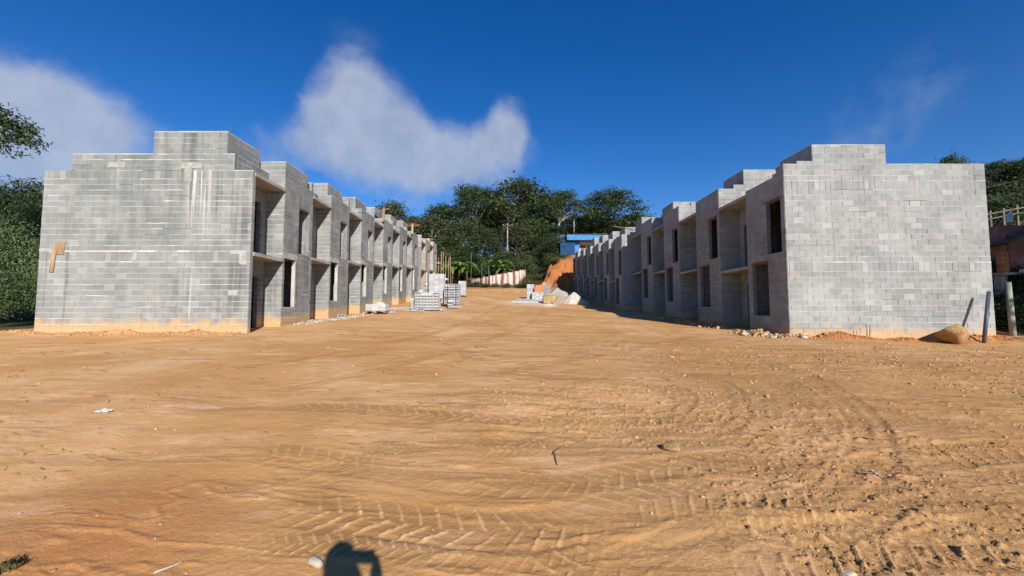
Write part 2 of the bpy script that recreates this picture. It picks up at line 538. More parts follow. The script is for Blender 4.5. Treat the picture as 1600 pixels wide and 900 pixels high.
M['earth'] = mat_ground()
M['clod'] = mat_plain("earth_clod", (0.36, 0.185, 0.070), (0.56, 0.315, 0.145), 3.0, piece=0.35, bmp=0.4)
M['clodred'] = mat_plain("red_clod", (0.34, 0.125, 0.042), (0.52, 0.235, 0.09), 3.0, piece=0.3, bmp=0.4)
M['stone'] = mat_plain("pale_stone", (0.30, 0.25, 0.18), (0.50, 0.44, 0.35), 5.0, piece=0.3, bmp=0.4)
M['bag'] = mat_plain("paper_bag", (0.55, 0.52, 0.48), (0.78, 0.76, 0.72), 3.0, bmp=0.4, rough=0.7)
M['boulder'] = mat_plain("ochre_boulder", (0.30, 0.165, 0.07), (0.52, 0.335, 0.165), 4.0, piece=0.1, bmp=0.9, dist=0.06)

# ------------------------------------------------------------------ ground
_perm = rng.permutation(4096)
_gr = rng.random(4096)


def vnoise(x, y):
    xi = np.floor(x).astype(np.int64)
    yi = np.floor(y).astype(np.int64)
    xf, yf = x - xi, y - yi
    xf = xf * xf * xf * (xf * (xf * 6 - 15) + 10)
    yf = yf * yf * yf * (yf * (yf * 6 - 15) + 10)

    def g(a, b):
        return _gr[_perm[(_perm[a & 4095] + b) & 4095]]
    n00, n10, n01, n11 = g(xi, yi), g(xi + 1, yi), g(xi, yi + 1), g(xi + 1, yi + 1)
    return (n00 * (1 - xf) + n10 * xf) * (1 - yf) + (n01 * (1 - xf) + n11 * xf) * yf - 0.5


def fbm(x, y, scale, oct=4, gain=0.5):
    s, a, f = 0, 1.0, 1.0 / scale
    for i in range(oct):
        s = s + a * vnoise(x * f + 17.3 * i, y * f + 9.1 * i)
        a *= gain
        f *= 2.03
    return s


def sst(x, a, b):
    t = np.clip((x - a) / (b - a), 0, 1)
    return t * t * (3 - 2 * t)


PY = [-60, 0, 5, 10, 14.4, 18.6, 20.7, 25, 29, 33, 38, 42, 50, 59, 64, 70, 80, 100, 130, 200, 400, 900]
PL = [-5, -1.6, -1.29, -0.99, -0.70, -0.46, -0.36, -0.04, 0.25, 0.60, 1.0, 1.4, 2.2, 3.05, 3.6, 4.8, 7.2, 12.0, 18, 26, 34, 40]
PR = [-5, -1.6, -1.33, -1.07, -0.90, -0.66, -0.54, -0.22, 0.02, 0.18, 0.62, 1.05, 2.0, 3.0, 3.6, 4.8, 7.2, 12.0, 18, 26, 34, 40]


def ground_base(x, y):
    l = np.interp(y, PY, PL)
    r = np.interp(y, PY, PR)
    t = sst(x, -8.5, 9.5)
    h = l * (1 - t) + r * t
    h = h - 0.12 * sst(x, 10.5, 16.5) * sst(y, 8, 13.5) * (1 - sst(y, 15.5, 18))
    # the red bank behind the right hand row, with the blue house on it
    h = h + (4.6 + 1.2 * fbm(x, y, 3.0, 3)) * sst(y + 1.5 * fbm(x * 1.4, y * 0.7, 1.8, 5, 0.6), 60.0, 65.0) * sst(x + 1.5 * fbm(x + 40, y, 2.0, 5, 0.6), 3.6, 8.4) * (1 - 0.6 * sst(y, 85, 120))
    # bank and hill on the far right, hill on the far left
    h = h + sst(x, 18.2, 19.4) * sst(y, 16.2, 18.2) * (1 - sst(y, 40, 58)) * (1.75 * sst(y, 19.0, 20.5) + 0.30 * np.clip(y - 20.5, 0, 14) + 0.15 * np.clip(x - 26, 0, 30))
    h = h + sst(x, -19, -24) * sst(y, 14, 22) * (0.10 * np.clip(-x - 20, 0, 60))
    # low berms of loose red soil against the right hand end wall, silt against the left hand one
    berm = np.exp(-((y - 14.25) / 0.36) ** 2) * sst(x, 9.3, 10.2) * (1 - sst(x, 16.9, 17.8))
    h = h + berm * (0.08 + 0.24 * fbm(x, y, 0.8, 4))
    berm = np.exp(-((y - 14.2) / 0.30) ** 2) * sst(x, -18.3, -17.0) * (1 - sst(x, -9.6, -9.0))
    h = h + berm * (0.08 + 0.14 * fbm(x, y, 0.9, 3))
    berm = np.exp(-((x - 9.35) / 0.35) ** 2) * sst(y, 14.2, 15.2) * (1 - sst(y, 19, 22))
    h = h + berm * (0.10 + 0.18 * fbm(x, y, 0.7, 3))
    return h + EYE


def gz(x, y):
    return float(ground_base(np.array([float(x)]), np.array([float(y)]))[0])


# wheel tracks, traced on the ground (metres): points, width, lug pitch, depth, kind
def trk(pts):
    out = []
    ys = np.concatenate([np.arange(0.6, 20, 0.01), np.arange(20, 70, 0.05)])
    for (px, py) in pts:
        d = pix_dir(px, py)
        g = ground_base(d.x / d.y * ys, ys)
        z = EYE + d.z / d.y * ys
        hit = np.where(z < g)[0]
        y = float(ys[hit[0]]) if len(hit) else 60.0
        out.append((d.x / d.y * y, y))
    return out


TRACKS = [
    (trk([(380, 705), (520, 722), (640, 738), (760, 752), (880, 752), (1010, 735), (1150, 716), (1320, 700)]), 0.46, 0.155, 0.024, 1),
    (trk([(430, 790), (540, 800), (650, 812), (770, 825), (880, 815), (1000, 785), (1130, 770), (1300, 765)]), 0.48, 0.155, 0.029, 1),
    (trk([(420, 636), (560, 640), (700, 650), (850, 657), (960, 656), (1100, 645), (1250, 640)]), 0.42, 0.17, 0.026, 1),
    (trk([(720, 575), (830, 583), (930, 592), (1010, 598), (1050, 602), (1066, 613), (1062, 628), (1035, 641), (960, 640), (860, 625)]), 0.40, 0.30, 0.035, 0),
    (trk([(900, 560), (1000, 570), (1090, 585), (1135, 604), (1148, 628), (1140, 655), (1095, 672)]), 0.40, 0.30, 0.035, 0),
    (trk([(1010, 905), (1130, 868), (1260, 850), (1400, 838), (1600, 845)]), 0.52, 0.17, 0.040, 1),
    (trk([(760, 912), (870, 892), (1000, 880), (1120, 905)]), 0.50, 0.17, 0.034, 1),
    (trk([(1180, 560), (1260, 590), (1320, 625), (1352, 660), (1360, 700), (1330, 745), (1260, 790)]), 0.42, 0.20, 0.032, 0),
    (trk([(1240, 560), (1330, 590), (1430, 620), (1540, 650), (1640, 672)]), 0.42, 0.20, 0.028, 1),
    (trk([(1300, 740), (1400, 720), (1500, 705), (1640, 700)]), 0.46, 0.16, 0.034, 1),
    (trk([(1250, 560), (1400, 572), (1640, 600)]), 0.40, 0.2, 0.03, 0),
    (trk([(500, 560), (640, 552), (800, 546), (950, 552), (1120, 566), (1300, 600)]), 0.42, 0.2, 0.026, 0),
    (trk([(560, 600), (700, 588), (840, 570), (980, 545), (1080, 525)]), 0.42, 0.2, 0.024, 0),
    (trk([(300, 585), (480, 560), (640, 528), (740, 500), (790, 470)]), 0.42, 0.2, 0.030, 0),
    (trk([(420, 615), (600, 575), (760, 530), (840, 495), (850, 470)]), 0.42, 0.2, 0.030, 0),
    # finer, older prints of the pickup crossing everywhere
    (trk([(300, 770), (450, 745), (620, 702), (800, 690), (1000, 690), (1200, 680), (1450, 655)]), 0.24, 0.085, 0.013, 1),
    (trk([(360, 850), (560, 850), (760, 870), (960, 850), (1150, 815), (1400, 790), (1620, 770)]), 0.24, 0.085, 0.014, 1),
    (trk([(560, 690), (700, 705), (860, 700), (1040, 670), (1180, 630), (1260, 585), (1280, 555)]), 0.24, 0.085, 0.013, 1),
    (trk([(900, 910), (1060, 830), (1180, 760), (1240, 700), (1250, 640), (1200, 590)]), 0.24, 0.085, 0.014, 1),
    (trk([(1120, 910), (1300, 820), (1450, 760), (1620, 730)]), 0.26, 0.09, 0.015, 1),
    (trk([(1250, 910), (1420, 850), (1620, 805)]), 0.26, 0.09, 0.015, 1),
    (trk([(1100, 600), (1250, 620), (1400, 645), (1600, 690)]), 0.24, 0.09, 0.013, 1),
    (trk([(640, 620), (780, 612), (900, 622), (1040, 650), (1180, 700), (1300, 780), (1420, 900)]), 0.24, 0.085, 0.013, 1),
]


def smooth_track(pts):
    P = np.array(pts)
    tt = np.linspace(0, len(P) - 1, 60 * len(P))
    i0 = np.clip(np.floor(tt).astype(int), 0, len(P) - 2)
    fr = (tt - i0)[:, None]
    pm = P[np.clip(i0 - 1, 0, len(P) - 1)]
    p0, p1 = P[i0], P[i0 + 1]
    pp = P[np.clip(i0 + 2, 0, len(P) - 1)]
    C = 0.5 * (2 * p0 + (p1 - pm) * fr + (2 * pm - 5 * p0 + 4 * p1 - pp) * fr ** 2 + (3 * p0 - pm - 3 * p1 + pp) * fr ** 3)
    arc = np.concatenate([[0], np.cumsum(np.linalg.norm(np.diff(C, axis=0), axis=1))])
    n = int(arc[-1] / 0.05) + 2
    sa = np.linspace(0, arc[-1], n)
    C = np.stack([np.interp(sa, arc, C[:, 0]), np.interp(sa, arc, C[:, 1])], axis=1)
    T = np.gradient(C, axis=0)
    T /= np.linalg.norm(T, axis=1)[:, None] + 1e-9
    return C, T, sa


TRK = [(smooth_track(t[0]), *t[1:]) for t in TRACKS]


def roughness(x, y):
    r = sst(fbm(x + 31, y + 7, 2.6, 3), -0.02, 0.32) * (0.3 + 0.7 * sst(x, -2.5, 1.0))
    return np.maximum(r, 0.52 * sst(x, 0.3, 4.0) * sst(y, 1, 3.5) * sst(fbm(x + 80, y, 1.3, 3), -0.30, 0.22))


def ground_full(x, yv, want_mask=False):
    h = ground_base(x, yv)
    mask = np.zeros_like(h)
    crest = np.zeros_like(h)
    near = np.clip(1.4 - yv / 45, 0, 1) * (yv > -10)
    site = near * sst(np.abs(x), 19.5, 17.5)
    h = h + near * 0.08 * fbm(x, yv, 3.5, 3)
    # furrows dragged across the site by the loader
    ang = R(-7)
    xr = x * math.cos(ang) + yv * math.sin(ang)
    yr = -x * math.sin(ang) + yv * math.cos(ang)
    wx = xr + 0.5 * fbm(x, yv, 2.5, 2)
    fur = fbm(wx * 0.22, yr * 1.7, 0.8, 4, 0.55)
    h = h + site * (0.010 + 0.012 * sst(x, -3.0, 2.0)) * fur * (0.4 + 0.6 * sst(fbm(x + 11, yv + 3, 3.0, 2), -0.2, 0.2))
    rough = roughness(x, yv)
    h = h + near * (0.25 + 0.75 * rough) * 0.012 * fbm(x, yv, 0.30, 4, 0.6)
    crumb = np.maximum(fbm(x + 5, yv, 0.060, 3, 0.6) - 0.14, 0)
    h = h + near * rough * 0.042 * crumb
    scuff = 0.5 - np.abs(fbm(wx * 0.5, yr * 2.2, 0.55, 3, 0.6))
    h = h + site * 0.022 * np.maximum(scuff - 0.40, 0) * 4 * sst(fbm(x + 51, yv + 23, 1.8, 2), -0.15, 0.25)
    for ((C, T, sa), wd, pitch, depth, lug) in TRK:
        n = len(sa)
        lo, hi = C.min(0) - 0.6, C.max(0) + 0.6
        idx = np.where((x > lo[0]) & (x < hi[0]) & (yv > lo[1]) & (yv < hi[1]))[0]
        for ch in np.array_split(idx, max(1, len(idx) * n // 3000000 + 1)):
            if len(ch) == 0:
                continue
            dx = x[ch][:, None] - C[None, :, 0]
            dy = yv[ch][:, None] - C[None, :, 1]
            k = np.argmin(dx * dx + dy * dy, axis=1)
            r_ = np.arange(len(ch))
            ddx, ddy = dx[r_, k], dy[r_, k]
            lat = ddx * -T[k, 1] + ddy * T[k, 0]
            lon = sa[k] + ddx * T[k, 0] + ddy * T[k, 1]
            dist = np.hypot(ddx, ddy)
            lat = lat + 0.04 * fbm(x[ch], yv[ch], 0.5, 2)
            u = np.abs(lat) / (wd / 2)
            inside = (1 - sst(u, 0.86, 1.06)) * (dist < wd * 0.75)
            endf = sst(lon, 0, 0.5) * (1 - sst(lon, sa[-1] - 0.5, sa[-1]))
            fade = endf * np.clip(0.68 + 1.3 * fbm(x[ch], yv[ch], 0.9, 3), 0.2, 1.0)
            ridge = np.exp(-((u - 1.16) / 0.16) ** 2) * (dist < wd)
            d = -depth * 0.20 * inside * endf + ridge * depth * 0.20 * endf * np.clip(0.4 + 2.5 * fbm(x[ch] + 3, yv[ch], 0.22, 3), 0, 1.3)
            if lug:
                ph = lon / pitch + 0.95 * u + np.where(lat > 0, 0.5, 0.0) + 0.25 * fbm(x[ch], yv[ch] + 9, 0.4, 2)
                fr2 = ph - np.floor(ph)
                bar = sst(fr2, 0.66, 0.72) * (1 - sst(fr2, 0.80, 0.88))
                d = d + (bar * 0.46 - 0.08) * depth * inside * fade * sst(u, 0.02, 0.10)
            else:
                d = d + 0.16 * depth * np.sin(lat / 0.030) * inside * fade
            h[ch] = h[ch] + d
            mask[ch] = np.maximum(mask[ch], inside * fade * (1 - bar if lug else 0.6))
            if lug:
                crest[ch] = np.maximum(crest[ch], inside * fade * bar)
    return (h, mask, crest) if want_mask else h


def build_ground():
    # rows grow with distance; columns fan out, so the one sheet reaches the horizon
    ys = [-60, -30, -15, -8, -4, -2, -1, -0.5, 0.0]
    y = 0.4
    while y < 900:
        ys.append(y)
        step = 0.0030 * y * (1.0 + 0.22 * y) if y < 9 else 0.0092 * y * (1 + 0.008 * y)
        y += min(max(step, 0.009), 60 if y > 120 else (0.22 if 59 < y < 67 else 1.2))
    ys = np.array(ys)
    s = np.linspace(-1, 1, 821)
    s = 0.80 * s + 0.20 * s ** 3
    w = 1.55 * (np.abs(ys) + 1.4)
    X = s[None, :] * w[:, None]
    Y = np.repeat(ys[:, None], len(s), axis=1)
    x, yv = X.ravel(), Y.ravel()
    hh, mask, crest = ground_full(x, yv, True)
    V = np.stack([x, yv, hh], axis=1)
    nr, nc = X.shape
    i = np.arange(nr * nc).reshape(nr, nc)
    F = np.stack([i[:-1, :-1], i[:-1, 1:], i[1:, 1:], i[1:, :-1]], axis=-1).reshape(-1, 4)
    me = mesh_np("ground", V, F, M['earth'], smooth=True)
    me.attributes.new("track", 'FLOAT', 'POINT').data.foreach_set("value", mask.astype(np.float32))
    me.attributes.new("ridge", 'FLOAT', 'POINT').data.foreach_set("value", crest.astype(np.float32))
    o = link("ground", me)
    o["kind"] = "structure"


build_ground()

# ------------------------------------------------------------------ block walls
MORT = 0.012


def minus(iv, cuts):
    out = [iv]
    for (a, b) in cuts:
        nxt = []
        for (s, e) in out:
            if b <= s or a >= e:
                nxt.append((s, e))
            else:
                if a > s:
                    nxt.append((s, a))
                if b < e:
                    nxt.append((b, e))
        out = nxt
    return [(s, e) for (s, e) in out if e - s > 0.03]


def rows_of(v0, spec, vmin, vmax):
    """courses upward from v0: ('c', n, h) running bond or ('s', 1, h) blocks on end"""
    rows, v, i = [], v0, 0
    for kind, n, h in spec:
        for _ in range(n):
            if v + h > vmin + 0.02 and v < vmax - 0.02:
                rows.append((max(v, vmin), min(v + h, vmax), kind, i))
            v += h
            i += 1
    while v < vmax - 0.02:
        rows.append((max(v, vmin), min(v + 0.2, vmax), 'c', i))
        v += 0.2
        i += 1
    return rows


def wall_pieces(u0, u1, rows, openings, off=0.0, vj=0.006):
    """rectangles (ua, ub, va, vb) of the blocks in one wall face"""
    full, cut, beds = [], [], []
    for (va, vb, kind, i) in rows:
        cuts = [(a, b) for (a, b, c, d) in openings if c < (va + vb) / 2 < d]
        L = 0.4 if kind == 'c' else 0.2
        for (s, e) in minus((u0, u1), cuts):
            beds.append((s, e, vb))
            start = off + (0.0 if (i % 2 == 0 or kind == 's') else L / 2)
            k = math.floor((s - start) / L)
            p = start + k * L
            while p < e - 0.01:
                a, b = max(p, s), min(p + L, e)
                if b - a > 0.035:
                    q_ = rng.random()
                    g = vj * 0.35 if q_ < 0.62 else (vj if q_ < 0.88 else vj * 2.0)
                    q = (a + g / 2, b - g / 2, va + MORT / 2, vb - MORT / 2)
                    (full if (b - a > 0.385 and vb - va > 0.185 and kind == 'c') else cut).append(q)
                p += L
    return full, cut, beds


def grid_cells(u0, u1, v0, v1, openings):
    us = sorted({u0, u1, *[min(max(q, u0), u1) for o in openings for q in o[:2]]})
    vs = sorted({v0, v1, *[min(max(q, v0), v1) for o in openings for q in o[2:]]})
    cells = []
    for i in range(len(us) - 1):
        run = None
        for j in range(len(vs) - 1):
            cu, cv = (us[i] + us[i + 1]) / 2, (vs[j] + vs[j + 1]) / 2
            if any(o[0] < cu < o[1] and o[2] < cv < o[3] for o in openings):
                if run:
                    cells.append(run)
                    run = None
            else:
                run = (us[i], us[i + 1], run[2], vs[j + 1]) if run else (us[i], us[i + 1], vs[j], vs[j + 1])
        if run:
            cells.append(run)
    return cells


def single_block_mesh(axis, n, mat, variant):
    """one whole block, 39 x 19 cm face, slightly out of true; depth points along the wall normal"""
    r = np.random.default_rng(100 + variant)
    d0, d1 = -0.02, 0.010 + 0.004 * r.random()
    mb = MB()
    if axis == 'x':
        mb.box(-0.196, 0.196, min(d0 * n, d1 * n), max(d0 * n, d1 * n), -0.094, 0.094)
    else:
        mb.box(min(d0 * n, d1 * n), max(d0 * n, d1 * n), -0.196, 0.196, -0.094, 0.094)
    mb.v[0] += r.normal(0, 0.0016, mb.v[0].shape)
    return mb.mesh("concrete_block", mat)


_bm = {}


class House:
    def __init__(self, label, group, base, side, bmat, bedmat, bed_h):
        self.root = thing("row_house", label, "house", base, group)
        self.side, self.bmat, self.bedmat, self.bed_h = side, bmat, bedmat, bed_h
        self.core, self.cut, self.bed = MB(), MB(), MB()
        self.full = []

    def face(self, axis, p, n, u0, u1, rows, openings=(), off=0.0, vj=0.006):
        """clad one plane with blocks. axis 'x': wall runs along X, faces n along Y; axis 'y': runs along Y, faces n along X"""
        full, cut, beds = wall_pieces(u0, u1, rows, list(openings), off, vj)
        for q in full:
            self.full.append((axis, p, n, q))
        for q in cut:
            self._piece(axis, p, n, q)
        for (s, e, v) in beds:
            hh = self.bed_h / 2 * (0.75 + 0.5 * rng.random())
            pr = 0.0065
            a, b = min(p, p + n * pr), max(p, p + n * pr)
            # broken into lengths, the mortar squeezes out unevenly
            x = s
            while x < e - 0.01:
                x2 = min(e, x + rng.uniform(0.5, 1.6))
                h2 = hh * rng.uniform(0.55, 1.3)
                a2, b2 = (a, b) if axis == 'x' else (a, b)
                if rng.random() < 0.93:
                    pr2 = pr + 0.005 * rng.random()
                    a2, b2 = min(p, p + n * pr2), max(p, p + n * pr2)
                    if axis == 'x':
                        self.bed.box(x, x2, a2, b2, v - h2, v + h2)
                    else:
                        self.bed.box(a2, b2, x, x2, v - h2, v + h2)
                x = x2

    def _piece(self, axis, p, n, q):
        pr = 0.010 + 0.004 * rng.random()
        a, b = min(p, p + n * pr), max(p, p + n * pr)
        if axis == 'x':
            self.cut.box(q[0], q[1], a, b, q[2], q[3], 0.0012)
        else:
            self.cut.box(a, b, q[0], q[1], q[2], q[3], 0.0012)

    def wall(self, axis, p, n, t, u0, u1, v0, v1, openings=()):
        """solid wall behind the cladding, from plane p back by thickness t"""
        a, b = min(p, p - n * t), max(p, p - n * t)
        for c in grid_cells(u0, u1, v0, v1, list(openings)):
            if axis == 'x':
                self.core.box(c[0], c[1], a, b, c[2], c[3])
            else:
                self.core.box(a, b, c[0], c[1], c[2], c[3])

    def finish(self, singles):
        """the blocks that show largest become objects of their own, the rest one part"""
        def dist(it):
            axis, p, n, q = it
            u, v = (q[0] + q[1]) / 2, (q[2] + q[3]) / 2
            pos = (u, p, v) if axis == 'x' else (p, u, v)
            d = math.hypot(pos[0], pos[1])
            cosv = pos[1] / d if axis == 'x' else abs(pos[0]) / d
            return d / max(cosv, 0.05)
        self.full.sort(key=dist)
        core = self.core.obj("masonry_wall", M['core'], self.root)
        for it in self.full[:singles]:
            axis, p, n, q = it
            var = int(rng.integers(0, 5))
            key = (axis, n, self.bmat.name, var)
            if key not in _bm:
                _bm[key] = single_block_mesh(axis, n, self.bmat, var)
            u, v = (q[0] + q[1]) / 2, (q[2] + q[3]) / 2
            pos = Vector((u, p, v) if axis == 'x' else (p, u, v))
            o = bpy.data.objects.new("concrete_block", _bm[key])
            COL.objects.link(o)
            o.parent = core
            o.location = pos
        for it in self.full[singles:]:
            self._piece(*it)
        o = self.cut.obj("block_coursing", self.bmat, self.root)
        if o:
            o["kind"] = "stuff"
        o = self.bed.obj("mortar_joints", self.bedmat, self.root)
        if o:
            o["kind"] = "stuff"


def slab(h, name, x0, x1, y0, y1, z0, z1, mat='slab'):
    MB().box(min(x0, x1), max(x0, x1), y0, y1, z0, z1).obj(name, M[mat], h.root)


def tank(h, x0, x1, y0, y1, z0, z1, off=0.1):
    """square block enclosure for the water tank on the roof; x0 is the street side"""
    s = h.side
    t = 0.15
    rows = rows_of(z0, [('c', 1, 0.2)], z0, z1)
    xa, xb = min(x0, x1), max(x0, x1)
    h.wall('x', y0, -1, t, xa, xb, z0, z1)
    h.face('x', y0, -1, xa, xb, rows, (), off)
    h.wall('y', x0, -s, t, y0 + t, y1, z0, z1)
    h.face('y', x0, -s, y0, y1, rows, (), off + 0.13)
    h.wall('y', x1, s, t, y0 + t, y1, z0, z1)
    h.wall('x', y1, 1, t, xa + t, xb - t, z0, z1)


def left_house(k, label, group, y0, b, xf, depth, bmat, singles, tk, last=False, first=False, unfinished=False):
    """unit of the left row: party wall, recess with balcony, then the projecting block with two tall windows"""
    E = EYE
    b = b + E
    pitch, rec = 4.25, 0.74
    xb = xf - depth
    h = House(label, group, (xf - depth / 2, y0 + pitch / 2, b), -1, bmat, M['bedL'], 0.026)
    spec = [('c', 3, 0.2), ('c', 12, 0.2), ('s', 1, 0.38), ('c', 13, 0.2), ('s', 1, 0.31)]
    v0 = b - 0.6
    P = b + 6.22
    T = b + 5.69
    blk = y0 + 2.05
    y1 = y0 + pitch
    # party wall / end wall
    wt_ = T if first else P
    h.wall('x', y0, -1, 0.15, xb, xf, v0, wt_)
    if first:
        h.face('x', y0, -1, xb, xf, rows_of(v0, spec, v0, T), (), 0.03)
        h.wall('x', y0, -1, 0.15, xb + 0.95, xf - 0.67, T, P + 0.07)
        h.face('x', y0, -1, xb + 0.95, xf - 0.67, rows_of(v0, spec, T, P + 0.07), (), 0.17)
        h.face('y', xf, 1, y0, y0 + 0.15, rows_of(v0, spec, v0, T), (), y0)
    else:
        h.face('x', y0, -1, xf - 4.5, xf, rows_of(v0, spec, b + 5.0, P), (), 0.03)
        h.face('y', xf, 1, y0, y0 + 0.15, rows_of(v0, spec, v0, P), (), y0)
    # main roof parapet set back behind the recess roof
    h.wall('y', xf - 0.67, 1, 0.15, y0 + 0.15, blk, b + 5.64, P + (0.07 if first else 0))
    h.face('y', xf - 0.67, 1, y0 + 0.15, blk, rows_of(v0, spec, b + 5.64, P + (0.07 if first else 0)), (), y0 + 0.1)
    # recess: back wall with two doorways
    doors = [(y0 + 0.75, y0 + 1.68, b - 0.02, b + 2.06), (y0 + 0.75, y0 + 1.68, b + 2.78, b + 4.98)]
    h.wall('y', xf - rec, 1, 0.15, y0 + 0.15, blk, v0, b + 5.52, doors)
    h.face('y', xf - rec, 1, y0 + 0.15, blk, rows_of(v0, spec, v0, b + 5.52), doors, y0 + 0.2)
    # side of the block, facing the camera
    h.wall('x', blk, -1, 0.15, xf - 2.6, xf, v0, P)
    h.face('x', blk, -1, xf - rec, xf, rows_of(v0, spec, v0, P), (), xf + 0.03)
    h.face('x', blk, -1, xf - 2.4, xf - rec - 0.1, rows_of(v0, spec, b + 5.7, P), (), xf + 0.03)
    # street front of the block
    win = [(blk + 0.13, blk + 1.0, b + 0.84, b + 2.82), (blk + 1.16, blk + 2.06, b + 3.1, b + 5.14)]
    h.wall('y', xf, 1, 0.15, blk + 0.15, y1, v0, P, win)
    lint = (blk + 0.02, blk + 1.12, b + 2.82, b + 3.08)
    h.face('y', xf, 1, blk, y1, rows_of(v0, spec, v0, P), win + [lint], y0 + 0.12)
    MB().box(xf - 0.005, xf + 0.012, lint[0], lint[1], lint[2] + 0.01, lint[3]).obj("lintel", M['render'], h.root)
    # smeared render on the far jamb of the lower window
    MB().box(xf - 0.15, xf - 0.002, win[0][1] - 0.022, win[0][1] - 0.002, win[0][2] + 0.01, win[0][3] - 0.03).obj("window_jamb", M['render'], h.root)
    # inside: floors, roof, back wall
    slab(h, "floor_slab", xf - rec - 0.1, xb + 0.1, y0 + 0.1, y1 - 0.002, b - 0.12, b - 0.03)
    slab(h, "floor_slab", xf - rec - 0.1, xb + 0.1, y0 + 0.1, blk + 0.1, b + 2.66, b + 2.77)
    slab(h, "floor_slab", xf - 0.1, xb + 0.12, blk + 0.08, y1 - 0.004, b + 2.862, b + 3.06)
    slab(h, "roof_slab", xf - 0.1, xb + 0.1, blk + 0.1, y1 - 0.003, b + 5.50, b + 5.62)
    slab(h, "roof_slab", xf - 0.72, xb + 0.13, y0 + 0.1, blk + 0.05, b + 5.54, b + 5.63)
    h.wall('y', xb, -1, 0.15, y0 + 0.15, y1, v0, b + 5.7)
    h.wall('x', y1 - 0.16, -1, 0.14, xb + 0.15, xf - 0.15, v0, b + 5.5)
    h.face('x', y1 - 0.16, -1, xf - 2.2, xf - 0.16, rows_of(v0, spec, b, b + 5.45), (), xf)
    if not last:
        pass
    # balcony and the roof slab over the recess
    slab(h, "balcony_slab", xf - rec + 0.003, xf + 0.045, y0 + 0.153, blk - 0.013, b + 2.65, b + 2.775)
    slab(h, "recess_roof", xf - rec + 0.003, xf + 0.04, y0 + 0.10 if first else y0 + 0.153, blk - 0.013, b + 5.53, b + 5.65)
    if first:
        jb = MB()
        for vz, hh_ in ((b + 2.78, 0.018), (b + 2.40, 0.011), (b + 5.38, 0.009)):
            u_ = xb
            while u_ < xf:
                u2 = min(xf, u_ + rng.uniform(0.25, 0.8))
                q_ = hh_ * rng.uniform(0.4, 1.4)
                jb.box(u_, u2, y0 - 0.0165, y0 - 0.002, vz - q_, vz + q_)
                u_ = u2
        jb.obj("floor_joint", M['bedL'], h.root)
        for (pxa, pxb, pya, pyb) in ((207, 215, 391, 406), (269, 278, 392, 401), (110, 119, 392, 406), (62, 82, 388, 394), (360, 382, 391, 397), (374, 386, 393, 413), (168, 196, 253, 262), (284, 316, 254, 263), (357, 372, 454, 461), (288, 300, 262, 284)):
            a_, b_ = at(pxa, pyb, y0), at(pxb, pya, y0)
            MB().box(a_.x, b_.x, y0 - 0.019, y0 - 0.003, a_.z, b_.z, 0.004).obj("mortar_patch", M['patch'], h.root)
    for t_ in tk:
        tank(h, *t_)
    if last:
        h.wall('x', y1 + 0.15, 1, 0.15, xb, xf, v0, P)
    h.finish(singles)
    return h


